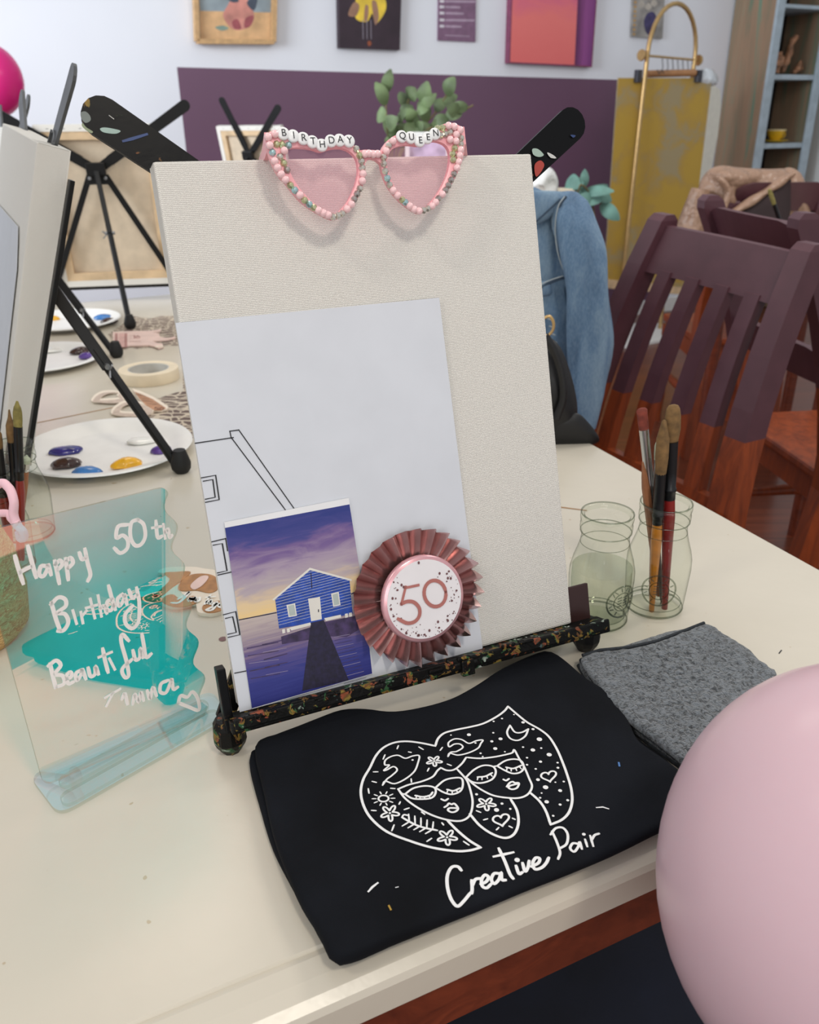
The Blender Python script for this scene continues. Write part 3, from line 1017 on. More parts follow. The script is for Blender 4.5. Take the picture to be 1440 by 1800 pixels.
# boathouse card
card = thing('photo_card', CX((545, 1215), -0.004), 'card with a painted blue boathouse and jetty, standing left of the rosette', 'picture card')
cb = MB()
cb.prism([CX(p, -0.0022) for p in ((394, 918), (613, 875), (655, 1184), (443, 1246))], -CN, 0.0006)
cb.build('card', M('white_card', (232, 232, 234), .5, var=.01), card)
pic = MB()
TLc, TRc, BRc, BLc = (395.5, 928), (614.5, 886.5), (654.5, 1184), (443, 1245)
hl, hr_ = (420, 1090.5), (638, 1037)
SKY = mat_stripe('printed_dusk_sky', [(0.0, (232, 200, 144)), (0.14, (224, 198, 158)), (0.30, (180, 166, 172)), (0.48, (164, 146, 168)), (0.66, (118, 94, 146)), (0.80, (66, 68, 136)), (1.0, (44, 56, 128))], wob=0.55, wscale=(1.6, 5, 1))
SEA = mat_stripe('printed_dusk_water', [(0.0, (34, 40, 118)), (0.28, (50, 56, 132)), (0.48, (84, 76, 136)), (0.60, (116, 98, 134)), (0.76, (164, 148, 156)), (1.0, (192, 178, 172))], wob=0.5, wscale=(1.2, 16, 1))
HB = M('printed_blue_boards', (32, 70, 160), .5, var=.12, vs=200)
PWHITE = M('printed_white', (226, 222, 214), .5, var=.02)
PDARK = M('printed_dark_jetty', (30, 26, 52), .5, var=.25, vs=300)
PPURP = M('printed_purple_shadow', (62, 48, 84), .5, var=.25, vs=160)
PGREY = M('printed_window', (176, 186, 182), .5, var=.05)
def card_poly(pts, n, mi, uv=None, conv=z24):
    pic.poly([CX(conv(*p) if conv else p, n) for p in pts], mi, uv)
card_poly([hl, hr_, TRc, TLc], -0.0029, 0, [(0, 0), (1, 0), (1, 1), (0, 1)], None)
card_poly([BLc, BRc, hr_, hl], -0.0029, 1, [(0, 0), (1, 0), (1, 1), (0, 1)], None)
cstroke(pic, [(290, 1367), (445, 1337)], .0012, -.00300, 4)
cstroke(pic, [(755, 1262), (778, 1250)], .0012, -.00300, 4)
card_poly([(466, 1438), (590, 1398), (650, 1376), (778, 1350), (800, 1405), (742, 1440), (660, 1436), (590, 1450), (470, 1470)], -.00302, 5)
for k in range(16):
    y = 1455 + k * 16
    x0 = 320 + (k * 67) % 130
    if k < 11: cstroke(pic, [(x0, y), (x0 + 70 + (k * 29) % 60, y - 17 - (k % 3) * 4)], .0005 + .0003 * (k % 3), -.00303, 5 if k % 3 else 7)
    cstroke(pic, [(690 + k * 3, 1440 + k * 14), (755 + k * 5, 1428 + k * 13)], .0005, -.00303, 5 if k % 3 else 7)
card_poly([(592, 1378), (646, 1367), (752, 1622), (555, 1667)], -.00304, 4)
card_poly([(441, 1281), (588, 1158), (755, 1200), (768, 1340), (650, 1366), (590, 1380), (458, 1404)], -.00306, 2)
for k in range(1, 9):
    h = k * 11
    xa, xb = 441 + h / .577, 754 - h / .51
    if xb - xa > 12: cstroke(pic, [(xa, 1281 - h - .26 * (xa - 441)), (xb, 1281 - h - .26 * (xb - 441))], .00030, -.00308, 3)
for k in range(10):
    xa, xb, y = 442 + k * 1.6, 756 + k * 1.2, 1281 + k * 12
    cstroke(pic, [(xa, y), (xb, y - .26 * (xb - xa))], .00030, -.00308, 3)
cstroke(pic, [(435, 1281), (588, 1152), (760, 1199)], .0020, -.00310, 3)
card_poly([(580, 1278), (630, 1270), (638, 1364), (593, 1373)], -.00310, 3)
card_poly([(489, 1304), (525, 1297), (533, 1350), (498, 1356)], -.00310, 3)
card_poly([(495, 1308), (521, 1302), (528, 1346), (502, 1351)], -.00312, 6)
card_poly([(677, 1256), (709, 1248), (717, 1305), (686, 1312)], -.00310, 3)
card_poly([(683, 1261), (705, 1254), (712, 1301), (690, 1307)], -.00312, 6)
card_poly([(500, 1400), (590, 1378), (592, 1390), (510, 1412)], -.00311, 3)
card_poly([(648, 1360), (718, 1345), (720, 1357), (655, 1372)], -.00311, 3)
for x, y in ((470, 1408), (490, 1404), (735, 1342), (752, 1338)):
    card_poly([(x, y), (x + 12, y - 3), (x + 14, y + 14), (x + 2, y + 17)], -.00311, 3)
cstroke(pic, [(592, 1170), (596, 1232)], .0010, -.00311, 4)
cstroke(pic, [(624, 1325), (624, 1332)], .0012, -.00313, 4)
pic.build('printed_picture', [SKY, SEA, HB, PWHITE, PDARK, PPURP, PGREY, M('printed_pale_ripple', (150, 140, 168), .5)], card, smooth='keep')
# rosette
rc = Vector((*CUV((738, 1050), -0.014), 0))
ros = thing('rosette', CP(rc.x, rc.y - .057, -.012), 'rose gold pleated paper rosette badge reading 50, standing on the easel ledge', 'rosette')
rs = MB()
NP = 28
NR = NP * 8
rings_ = []
for r, amp in ((.024, .0015), (.032, .0030), (.040, .0046), (.048, .0058), (.0540, .0064), (None, .0066)):
    row = []
    for k in range(NR):
        a = 2 * math.pi * k / NR + 0.1
        ph = (k % 8) / 8
        tri = abs(ph * 2 - 1)                      # 1 at the ridge, 0 in the fold
        tri = tri ** 0.75 + .10 * math.sin(a * 7.3)
        rad = r if r else .0540 + .0036 * tri
        row.append(CP(rc.x + math.cos(a) * rad, rc.y + math.sin(a) * rad, -.0105 - amp * (tri * 2 - 1)))
    rings_.append(row)
rs.loft(rings_, 0, False)
rs.lathe([(0.0, .0), (.03, .0)], CP(rc.x, rc.y, -.008), 24, axis=-CN)
rs.build('pleated_ruffle', ROSE, ros, smooth=True)
bc = Vector((*CUV((745, 1053), -0.02), 0))
BRAD = .0362
bd = MB().lathe([(BRAD, 0), (BRAD, .003), (BRAD - .0015, .0045), (0.0, .0045)], CP(bc.x, bc.y, -.0165), 56, axis=-CN)
b1 = bd.build('badge_disc', M('rose_foil_rim', (226, 172, 178), .25, .5, .05), ros, smooth=True)
wf = MB().lathe([(BRAD - .0035, 0), (BRAD - .0035, .0004), (0, .0004)], CP(bc.x + .0004, bc.y, -.021), 56, axis=-CN)
wf.build('badge_face', BADGE, b1)
def z3(x, y): return (380 + x / 3, 860 + y / 3)
num = MB()
nn = -.0222
cstroke(num, [(1066, 506), (1000, 520)], .0030, nn, conv=z3)
cstroke(num, [(1000, 516), (978, 606)], .0030, nn, conv=z3)
cstroke(num, [(978, 604), (1010, 592), (1045, 597), (1072, 628), (1072, 668), (1048, 698), (1008, 706), (960, 684)], .0030, nn, smooth=True, conv=z3)
el = []
for k in range(25):
    a = 2 * math.pi * k / 24
    x, y = 58 * math.cos(a), 70 * math.sin(a)
    el.append((1155 + x * .98 - y * .15 * -1, 550 + y * .98 + x * -.15))
cstroke(num, el, .0030, nn, conv=z3)
num.build('number', ROSETXT, b1)
sp = MB()
rr = random.Random(11)
for k in range(95):
    a = rr.choice([rr.uniform(-.9, .9), rr.uniform(2.4, 4.2), rr.uniform(4.0, 5.6), rr.uniform(0, 6.28)])
    r = (BRAD - .0045) * (1 - abs(rr.gauss(0, .16)))
    if r < .018: continue
    s = rr.choice([.0003, .0004, .0005, .0007, .0010])
    c = CP(bc.x + math.cos(a) * r, bc.y + math.sin(a) * r, -.0219)
    sp.poly([c + CU * s * math.cos(q * math.pi / 4) + CV * s * (1.25 if k % 3 else .9) * math.sin(q * math.pi / 4) for q in range(8)])
sp.build('specks', ROSEDARK, b1)
# ------------------------------------------------------------------ heart glasses hung on the canvas
def z6(x, y): return (440 + x / 3.4286, 200 + y / 3.4286)
GN = -0.024
gl = thing('sunglasses', CX((650, 290), GN), 'pink heart-shaped party glasses reading BIRTHDAY QUEEN, hung over the canvas top edge', 'glasses')
LO = [(90, 150), (105, 115), (160, 98), (215, 100), (285, 118), (345, 148), (385, 190), (428, 208), (470, 182), (530, 170), (590, 178), (640, 200), (672, 235), (690, 290), (695, 345), (690, 400), (668, 465), (635, 535), (585, 595), (530, 632), (490, 637), (435, 612), (375, 578), (315, 535), (265, 482), (215, 418), (168, 365), (130, 290), (108, 225)]
LI = [(215, 225), (245, 206), (305, 204), (370, 211), (428, 228), (480, 212), (545, 206), (600, 226), (640, 270), (652, 335), (642, 400), (620, 465), (582, 535), (530, 588), (490, 598), (430, 572), (355, 512), (292, 440), (250, 370), (222, 300)]
RO = [(785, 275), (792, 215), (830, 160), (880, 128), (940, 135), (1000, 160), (1060, 125), (1110, 88), (1165, 62), (1215, 54), (1262, 72), (1290, 110), (1292, 170), (1288, 240), (1268, 310), (1240, 380), (1200, 450), (1150, 520), (1100, 565), (1045, 597), (1008, 598), (958, 568), (900, 520), (850, 462), (815, 400), (793, 335)]
RI = [(824, 285), (848, 222), (888, 197), (950, 186), (1020, 192), (1080, 168), (1130, 166), (1178, 188), (1202, 232), (1202, 300), (1182, 380), (1142, 460), (1092, 528), (1042, 568), (1010, 572), (962, 545), (900, 480), (856, 410), (832, 345)]
def outl(pts, n):
    return resample([CX(z6(q.x, q.y), n) for q in cat_rom(pts, 5, True)], 64)
def align(a, b):
    # rotate b so its points pair up with a
    best = min(range(len(b)), key=lambda s: sum((a[i] - b[(i + s) % len(b)]).length for i in range(0, len(a), 4)))
    return [b[(i + best) % len(b)] for i in range(len(b))]
fm = MB()
for O_, I_, nm in ((LO, LI, 'l'), (RO, RI, 'r')):
    fo, fi = outl(O_, GN), outl(I_, GN)
    fi = align(fo, fi)
    T = CN * 0.0042
    k = 64
    mid = [a.lerp(b, .5) - CN * .0012 for a, b in zip(fo, fi)]
    ring_ = fo + mid + fi + [p + T for p in fi] + [p + T for p in fo]
    fs = []
    for r in range(5):
        r2 = (r + 1) % 5
        for i in range(k):
            j = (i + 1) % k
            fs.append((r * k + i, r * k + j, r2 * k + j, r2 * k + i))
    fm.add(ring_, fs)
br_t = [(650, 222), (690, 216), (740, 218), (790, 222)]
br_b = [(800, 330), (783, 296), (758, 276), (730, 270), (704, 280), (692, 300), (680, 330)]
brp = [CX(z6(*q), GN) for q in br_t + br_b]
fm.prism(brp, CN, 0.0042)
# temples run back over the canvas edge
for q, q2, q3 in (((108, 180), (88, 262), (70, 300)), ((1284, 140), (1296, 236), (1292, 280))):
    pts = [CX(z6(*q), GN + .003), CX(z6((q[0] + q2[0]) / 2, (q[1] + q2[1]) / 2 + 8), -.010), CX(z6(*q2), .004), CX(z6(*q3), .07)]
    top_ = CP(*CUV(z6(*q2), .004), .004)
    hs = [.0075, .006, .0042, .004]
    rings = [[p + CU * .0018 + CV * h, p - CU * .0018 + CV * h, p - CU * .0018 - CV * h * .7, p + CU * .0018 - CV * h * .7] for p, h in zip(pts, hs)]
    fm.loft(rings)
fm.build('frame', PINKFRAME, gl, smooth=True)
for I_ in (LI, RI):
    fi = outl(I_, GN + .002)
    MB().poly(fi).build('lens', LENS, gl)
# beads
def bead_mesh(kind):
    mb = MB()
    if kind == 'pearl':
        mb.lathe([(0.0, -.0022), (.0019, -.0018), (.0028, -.0006), (.0028, .0007), (.0019, .0021), (0, .0026)], (0, 0, 0), 12)
    elif kind == 'stone':
        mb.lathe([(0.0026, -.001), (.0026, .0003), (.0014, .0018), (0, .0019)], (0, 0, 0), 7)
    return mb
PM = bead_mesh('pearl').build('pearl', PEARL, gl, smooth=True, loc=(0, 0, 0))
SMs = [bead_mesh('stone').build('rhinestone', s, gl, loc=(0, 0, 0)) for s in STONE]
basis = Matrix((CU, CV, -CN)).transposed().to_4x4()
used = set()
def place(src, px, n):
    first = src.name not in used
    o = src if first else src.copy()
    if first: used.add(src.name)
    else: COL.objects.link(o)
    o.parent = gl
    o.matrix_local = Matrix.Translation(CX(px, n) - WL[gl.name]) @ basis @ Matrix.Rotation(random.uniform(0, 6), 4, 'Z')
    return o
PE = 'p'; ST = 's'
left = [(108, 140, PE), (148, 122, PE), (118, 190, PE), (160, 183, 's1'), (193, 186, 's1'), (232, 190, 's2'), (135, 232, 's2'), (205, 222, PE), (180, 258, 's0'), (148, 285, PE), (203, 296, 's1'), (165, 325, PE), (222, 338, 's3'), (187, 364, PE), (213, 397, PE), (243, 430, 's1'), (270, 460, 's2'), (300, 490, PE), (328, 520, 's1'), (358, 545, 's2'), (384, 565, 's1'), (412, 582, PE), (442, 598, PE), (470, 610, PE), (500, 620, 's0'), (530, 612, 's0'), (556, 600, 's0'), (584, 574, PE), (610, 546, PE), (628, 514, 's3'), (645, 482, 's3'), (662, 450, 's0'), (676, 405, PE), (680, 362, PE), (676, 325, 's0'), (672, 285, 's0'), (660, 250, 's1'), (640, 212, 's0'),
        (690, 243, PE), (715, 240, PE), (742, 244, PE), (768, 242, PE)]
right = [(820, 225, PE), (836, 192, 's0'), (860, 165, PE), (806, 262, 's0'), (806, 300, 's0'), (815, 345, 's0'), (828, 388, 's2'), (842, 428, 's0'), (862, 462, PE), (888, 492, PE), (918, 518, 's1'), (936, 532, 's2'), (962, 556, PE), (988, 576, PE), (1018, 586, PE), (1046, 582, 's0'), (1072, 570, 's0'), (1096, 556, PE), (1118, 534, PE), (1136, 510, 's3'), (1158, 486, PE), (1178, 460, 's3'), (1196, 430, 's3'), (1212, 398, 's3'), (1228, 362, 's3'), (1246, 326, PE), (1256, 290, PE), (1225, 276, 's1'), (1262, 252, PE), (1222, 242, 's1'), (1268, 218, PE), (1234, 206, 's1'), (1270, 182, 's0'), (1240, 165, PE), (1272, 145, 's0'), (1242, 125, PE), (1265, 98, PE), (1230, 78, PE), (1195, 72, PE), (1160, 85, 's1'), (1205, 110, 's0'), (1175, 122, 's0'), (1148, 130, 's0'), (1205, 155, PE), (1130, 88, 's1')]
for x, y, k in left + right:
    if k == PE: place(PM, z6(x, y), GN - .0022)
    else: place(SMs[int(k[1])], z6(x, y), GN - .0016)
LB = [('B', 198, 120), ('I', 258, 135), ('R', 318, 150), ('T', 374, 170), ('H', 430, 190), ('D', 485, 165), ('A', 538, 160), ('Y', 594, 166), ('Q', 912, 138), ('U', 966, 145), ('E', 1020, 165), ('E', 1066, 146), ('N', 1112, 122)]
bm_ = MB().lathe([(0.0032, -.0016), (.0043, -.001), (.0045, 0), (.0043, .001), (.0036, .0016), (0, .0018)], (0, 0, 0), 20)
B0 = bm_.build('letter_bead', BEAD, gl, smooth=True, loc=(0, 0, 0))
for i, (ch, x, y) in enumerate(LB):
    o = B0 if i == 0 else B0.copy()
    if i: COL.objects.link(o)
    o.parent = gl
    c = CX(z6(x, y), GN - .0022)
    o.matrix_local = Matrix.Translation(c - WL[gl.name]) @ basis
    WL[o.name] = c
    ml = MB()
    put_text(ml, ch, .0068, (0, 0, .0022), Vector((1, 0, 0)), Vector((0, 1, 0)))
    lo = ml.build('letter', INK, None, loc=(0, 0, 0))
    lo.parent = o
    lo.location = (0, 0, 0)
# ------------------------------------------------------------------ folded apron with screen print
def z5(x, y): return (420 + x / 1.846, 1130 + y / 1.846)
AZ = 0.768
UP = Vector((0, 0, 1))
outer = [(593, 1681), (560, 1632), (530, 1585), (505, 1530), (480, 1462), (462, 1380), (447, 1306), (480, 1288), (517, 1273), (560, 1256), (599, 1243), (642, 1242), (685, 1247), (740, 1240), (794, 1226), (837, 1203), (870, 1181), (897, 1167), (940, 1149), (967, 1143), (994, 1158), (1032, 1190), (1078, 1219), (1105, 1260), (1124, 1298), (1160, 1325), (1200, 1355), (1222, 1385), (1222, 1422), (1167, 1446), (1085, 1487), (1000, 1523), (925, 1552), (850, 1583), (775, 1612), (690, 1645)]
def aheight(p):
    return AZ + 0.0014 * noise.noise(Vector((p.x * 14, p.y * 14, 3))) + 0.0022 * noise.noise(Vector((p.x * 6, p.y * 6, 8)))
ap = thing('apron', Vector((0.04, 0.5, .75)), 'folded black cotton apron with a white printed drawing of two faces, lying on the table', 'apron')
def cloth_pad(outline, z0, hf, rnd=0.004, steps=16, shift=(0, 0)):
    O_ = [Vector((p.x + shift[0], p.y + shift[1], 0)) for p in outline]
    c = sum(O_, Vector()) / len(O_)
    mb = MB()
    rows = []
    ztop = lambda p: hf(p)
    H = ztop(c) - z0
    def shrink(p, d):
        v = c - p
        return p + v.normalized() * d
    rows.append([Vector((p.x, p.y, z0)) for p in [shrink(q, .002) for q in O_]])
    rows.append([Vector((p.x, p.y, z0 + H * .35)) for p in O_])
    rows.append([Vector((p.x, p.y, z0 + (ztop(p) - z0) * .75)) for p in [shrink(q, rnd * .15) for q in O_]])
    rows.append([Vector((p.x, p.y, ztop(p) - H * .05)) for p in [shrink(q, rnd * .6) for q in O_]])
    base = [shrink(q, rnd * 1.4) for q in O_]
    for s in range(steps):
        k = 1 - s / steps
        rows.append([Vector((q.x, q.y, ztop(q))) for q in [c + (p - c) * k for p in base]])
    mb.loft(rows, 0, True)
    return mb
rng_o = resample([Z((q.x, q.y), AZ) for q in cat_rom(outer, 3, True)], 150)
under = [(590, 1672), (545, 1612), (512, 1553), (480, 1490), (458, 1420), (437, 1330), (470, 1310), (560, 1290), (800, 1250), (1000, 1180), (1100, 1280), (1190, 1350), (1210, 1400), (1160, 1440), (1000, 1512), (850, 1572), (690, 1635)]
rng_u = resample([Z((q.x, q.y), 0.757) for q in cat_rom(under, 3, True)], 100)
cloth_pad(rng_u, .7502, lambda p: .7585, .003, 4).build('lower_fold', BLACKCLOTH, ap, smooth=True)
cloth_pad(rng_o, .7575, aheight, .004).build('front_panel', BLACKCLOTH, ap, smooth=True)
# small metal buckle on the right fold
bk = MB()
for x, y in ((1086, 1218), (1090, 1219)):
    c = Z((x, y), .766)
    bk.tube([c + Vector((-.0012, .003, 0)), c + Vector((.0012, -.003, .001))], .0012, 8)
bk.build('strap_stitching', WHITE, ap)
tb_ = MB().blob([Z((q.x, q.y), .764) for q in cat_rom([(1078, 1214), (1092, 1212), (1104, 1238), (1104, 1262), (1092, 1258), (1082, 1240)], 3, True)], UP, .003, .004)
tb_.build('strap_tab', NAVY, ap, smooth=True)

pr = MB()
LG_O = lambda x, y: (620 + x / 3.1304, 1230 + y / 3.1304)
def apt(px):
    p = Z(px, AZ)
    return Vector((p.x, p.y, aheight(p) + .0006))
def astroke(pts, w=.0016, smooth=True, closed=False):
    P = [LG_O(*q) for q in pts]
    if smooth and len(P) > 2:
        P = [(q.x, q.y) for q in cat_rom(P, 6, closed)]
        if closed: P.append(P[0])
    elif len(P) == 2:
        P = [P[0], ((P[0][0] + P[1][0]) / 2, (P[0][1] + P[1][1]) / 2), P[1]]
    pr.ribbon([apt(q) for q in P], w, UP)
def adot(x, y, r=5):
    c = apt(LG_O(x, y)); s = r / 3.13 / FPX * .86
    pr.poly([c + Vector((s * math.cos(a * math.pi / 4), s * 1.0 * math.sin(a * math.pi / 4), 0)) for a in range(8)])
L_ = []
# hair of the left figure
astroke([(705, 808), (640, 826), (560, 830), (430, 812), (310, 776), (190, 726), (105, 655), (62, 585), (45, 510), (58, 440), (95, 375), (128, 310), (170, 265), (230, 238), (300, 232), (380, 243), (455, 260)], .0019)
astroke([(705, 808), (640, 770), (575, 718), (520, 665)], .0019)
# hair of the right figure
astroke([(455, 260), (470, 220), (505, 190), (570, 172), (650, 155), (720, 135), (790, 98), (835, 65), (855, 40)], .0019)
astroke([(855, 40), (900, 78), (960, 125), (1030, 165), (1080, 205), (1120, 265), (1150, 330), (1180, 410), (1203, 490), (1208, 560), (1190, 620), (1150, 660), (1090, 685)], .0019)
astroke([(1090, 685), (1065, 615), (1030, 560), (975, 510)], .0019)
# left face
astroke([(250, 495), (310, 472), (380, 455), (440, 430), (465, 398), (485, 380)])
astroke([(250, 495), (290, 548), (360, 600), (440, 640), (520, 663), (590, 668), (635, 648), (655, 610), (660, 560), (650, 510), (632, 455), (605, 420), (575, 388)])
astroke([(288, 524), (335, 492), (400, 480), (450, 490), (456, 520), (435, 545), (390, 552), (330, 548), (288, 524)])
astroke([(456, 490), (505, 450), (560, 436), (600, 440), (606, 478), (590, 510), (545, 526), (500, 515), (456, 490)])
astroke([(345, 532), (385, 540), (425, 532), (440, 515)])
for a, b in (((352, 532), (350, 545)), ((372, 538), (370, 552)), ((395, 540), (398, 553)), ((418, 533), (426, 545))): astroke([a, b], .0011)
astroke([(520, 500), (555, 507), (590, 492)])
for a, b in (((525, 502), (520, 515)), ((548, 507), (548, 521)), ((570, 502), (578, 515))): astroke([a, b], .0011)
astroke([(485, 380), (520, 395), (560, 390), (600, 358), (625, 322)])
astroke([(250, 495), (270, 520), (288, 524)])
astroke([(488, 552), (508, 560), (525, 550)])
astroke([(505, 596), (520, 587), (530, 575), (545, 580), (560, 576), (580, 600), (568, 617), (545, 622), (525, 612), (535, 600), (580, 600)])
# right face
astroke([(625, 322), (700, 326), (780, 316), (850, 300), (880, 290), (890, 275), (915, 320), (945, 370), (970, 430), (987, 478), (965, 520), (920, 540), (860, 541), (780, 530), (720, 505), (668, 472), (628, 435)])
astroke([(620, 436), (668, 390), (720, 365), (772, 370), (788, 400), (770, 438), (720, 460), (668, 460), (620, 436)])
astroke([(795, 366), (840, 336), (890, 326), (930, 338), (942, 375), (920, 400), (880, 406), (838, 390), (795, 366)])
astroke([(772, 370), (795, 366)])
astroke([(688, 430), (730, 425), (768, 405)])
for a, b in (((690, 430), (686, 445)), ((712, 430), (712, 444)), ((738, 422), (742, 436)), ((758, 412), (768, 424))): astroke([a, b], .0011)
astroke([(845, 372), (885, 378), (930, 360)])
for a, b in (((850, 374), (848, 388)), ((872, 378), (873, 393)), ((898, 376), (903, 390)), ((918, 367), (928, 380))): astroke([a, b], .0011)
astroke([(575, 388), (600, 415), (625, 440)])
astroke([(830, 440), (845, 446), (860, 436)])
astroke([(848, 480), (865, 458), (882, 452), (892, 458), (915, 460), (905, 485), (878, 494), (858, 485), (868, 474), (912, 462)])
# lock between the faces
astroke([(645, 630), (700, 690), (770, 735), (840, 755), (888, 735), (912, 680), (905, 610), (868, 545)], .0019)
def flower(cx_, cy_, r, sq=.8, rot=0.2):
    pts = []
    for k in range(50):
        a = 2 * math.pi * k / 50
        q = r * (.66 + .34 * math.cos(5 * a))
        pts.append((cx_ + q * math.cos(a + rot), cy_ + q * sq * math.sin(a + rot)))
    astroke(pts, .0014, closed=True)
    adot(cx_, cy_, 5)
flower(735, 575, 54, .65); flower(205, 625, 52, .85); flower(520, 757, 56, .75); flower(449, 343, 44, .65)
def heart(cx_, cy_, s, rot=-.2):
    pts = []
    for k in range(28):
        a = 2 * math.pi * k / 28
        x = 16 * math.sin(a) ** 3 / 16; y = -(13 * math.cos(a) - 5 * math.cos(2 * a) - 2 * math.cos(3 * a) - math.cos(4 * a)) / 16
        pts.append((cx_ + s * (x * math.cos(rot) - y * .75 * math.sin(rot)), cy_ + s * (x * math.sin(rot) + y * .75 * math.cos(rot))))
    astroke(pts, .0015, closed=True)
heart(818, 658, 45); heart(1080, 420, 42)
astroke([(866, 142), (850, 180), (868, 213), (910, 223), (950, 200), (967, 162)])
astroke([(967, 162), (930, 180), (893, 178), (866, 142)])
astroke([(165, 472), (180, 450), (230, 465), (290, 440), (340, 398), (360, 350), (366, 312), (330, 313), (290, 325), (250, 308), (210, 315), (180, 335), (178, 360), (202, 362), (172, 390), (188, 388), (225, 370), (245, 390), (215, 420), (188, 440), (165, 472)], .0014)
adot(330, 335, 5)
astroke([(525, 318), (535, 300), (580, 310), (640, 296), (690, 270), (705, 245), (716, 225), (680, 230), (640, 245), (600, 225), (560, 222), (528, 242), (532, 265), (560, 250), (592, 250), (606, 268), (572, 290), (540, 295), (525, 318)], .0014)
adot(676, 242, 5)
pts = [(170 + 28 * math.cos(a * math.pi / 8), 545 + 17 * math.sin(a * math.pi / 8)) for a in range(16)]
astroke(pts, .0014, closed=True)
for k in range(10):
    a = 2 * math.pi * k / 10
    astroke([(170 + 42 * math.cos(a), 545 + 27 * math.sin(a)), (170 + 62 * math.cos(a), 545 + 38 * math.sin(a))], .0011)
astroke([(272, 650), (340, 688), (400, 708), (465, 720)])
astroke([(272, 650), (282, 636), (305, 640)], .0013)
for k in range(5):
    x, y = 312 + k * 32, 674 + k * 10.5
    astroke([(x, y), (x - 4 + k * 2, y - 40)], .0013)
    astroke([(x, y), (x - 38, y + 22)], .0013)
for x, y, r in ((640, 198, 9), (541, 201, 4), (776, 122, 5), (822, 106, 5), (888, 84, 4), (938, 126, 8), (993, 163, 7), (1028, 218, 12), (774, 184, 5), (814, 216, 9), (766, 231, 7), (785, 270, 9), (838, 286, 4), (938, 260, 5), (992, 276, 10), (1038, 266, 5), (1082, 302, 11), (960, 318, 5), (960, 357, 5), (1034, 340, 7), (1128, 346, 5), (1130, 374, 6), (1008, 380, 5), (1020, 440, 8), (1116, 454, 4), (1162, 450, 5), (1062, 482, 11), (1142, 500, 8), (1040, 514, 4), (1032, 540, 5), (1068, 562, 9), (1142, 577, 6), (1184, 553, 6), (1104, 638, 5), (704, 298, 5), (716, 316, 4), (682, 524, 6), (822, 572, 6), (792, 606, 10), (868, 600, 5)):
    adot(x, y, r)
for a, b in (((252, 255), (245, 272)), ((365, 264), (388, 278)), ((494, 268), (482, 284)), ((178, 305), (168, 328)), ((308, 290), (322, 293)), ((115, 398), (138, 398)), ((108, 450), (130, 456)), ((86, 490), (90, 514)), ((105, 608), (128, 610)), ((262, 566), (256, 578)), ((285, 608), (310, 600)), ((380, 622), (396, 634)), ((420, 382), (412, 398)), ((322, 440), (324, 458)), ((522, 360), (542, 368)), ((228, 690), (216, 720)), ((434, 764), (410, 780)), ((492, 680), (500, 690)), ((612, 778), (640, 796)), ((210, 490), (232, 492)), ((682, 612), (704, 620)), ((722, 660), (742, 654)), ((804, 700), (792, 712)), ((862, 692), (878, 700)), ((880, 650), (894, 656))):
    astroke([a, b], .0013)
W1 = .0022
for s in ([(598, 935), (578, 915), (545, 920), (523, 960), (520, 1010), (530, 1065), (550, 1110), (578, 1135), (610, 1108), (650, 1058)],
          [(655, 990), (658, 1030), (656, 1062)], [(658, 1022), (675, 985), (702, 978)],
          [(706, 1010), (735, 995), (748, 970), (728, 958), (710, 985), (714, 1020), (738, 1030), (762, 1008)],
          [(805, 948), (778, 950), (764, 982), (780, 1006), (806, 980), (818, 942), (822, 982), (842, 984)],
          [(805, 812), (838, 880), (866, 950), (884, 975)], [(778, 856), (884, 832)],
          [(900, 905), (916, 948), (934, 940)],
          [(936, 890), (950, 935), (966, 912), (972, 878)],
          [(984, 908), (1022, 890), (1030, 866), (1008, 862), (992, 890), (1004, 922), (1040, 915), (1066, 890), (1080, 862)]):
    astroke(s, W1)
adot(906, 873, 10)
for s in ([(1098, 722), (1125, 780), (1142, 835), (1132, 868)], [(1090, 738), (1118, 705), (1158, 703), (1184, 738), (1178, 788), (1142, 812)],
          [(1240, 788), (1212, 786), (1198, 812), (1220, 830), (1242, 804), (1250, 778), (1262, 815)],
          [(1280, 765), (1292, 802)], [(1308, 745), (1325, 800)], [(1316, 768), (1332, 742), (1356, 733)]):
    astroke(s, .0018)
adot(1273, 737, 7)
pr.build('screen_print', SCREEN, ap)
for pts, w in (([(648, 1568), (655, 1560), (664, 1553)], .0016), ([(1049, 1419), (1060, 1418), (1070, 1421)], .0012), ([(1088, 1341), (1089, 1346)], .002), ([(684, 1594), (687, 1600)], .0016), ([(696, 1561), (700, 1560)], .0008)):
    MB().ribbon([apt(q) for q in pts], w, UP).build('paint_smear', {(1088, 1341): M('blue_paint', (62, 110, 170), .5), (684, 1594): M('ochre_paint', (176, 140, 50), .5)}.get(pts[0], SCREEN), ap)

# ------------------------------------------------------------------ grey towel
tw = thing('towel', Vector((0.25, .62, .75)), 'folded grey microfibre towel on the table between the glass jars and the pink balloon', 'towel')
tout = [(1022, 1152), (1050, 1142), (1100, 1138), (1150, 1128), (1200, 1110), (1235, 1095), (1252, 1096), (1275, 1112), (1310, 1138), (1345, 1165), (1368, 1184), (1330, 1220), (1290, 1262), (1255, 1300), (1230, 1335), (1222, 1350), (1195, 1330), (1150, 1295), (1105, 1262), (1078, 1238), (1050, 1200), (1030, 1172)]
TZ = .769
to_ = resample([Z((q.x, q.y), TZ) for q in cat_rom(tout, 3, True)], 180)
def theight(p):
    q = p * 300
    return TZ + 0.0012 * noise.noise(Vector((p.x * 330, p.y * 330, 0))) + .0011 * noise.noise(Vector((p.x * 160, p.y * 160, 5))) + .002 * noise.noise(Vector((p.x * 20, p.y * 20, 9)))
cloth_pad(to_, .7615, theight, .005, 60).build('top_fold', TERRY, tw, smooth=True, auto=False)
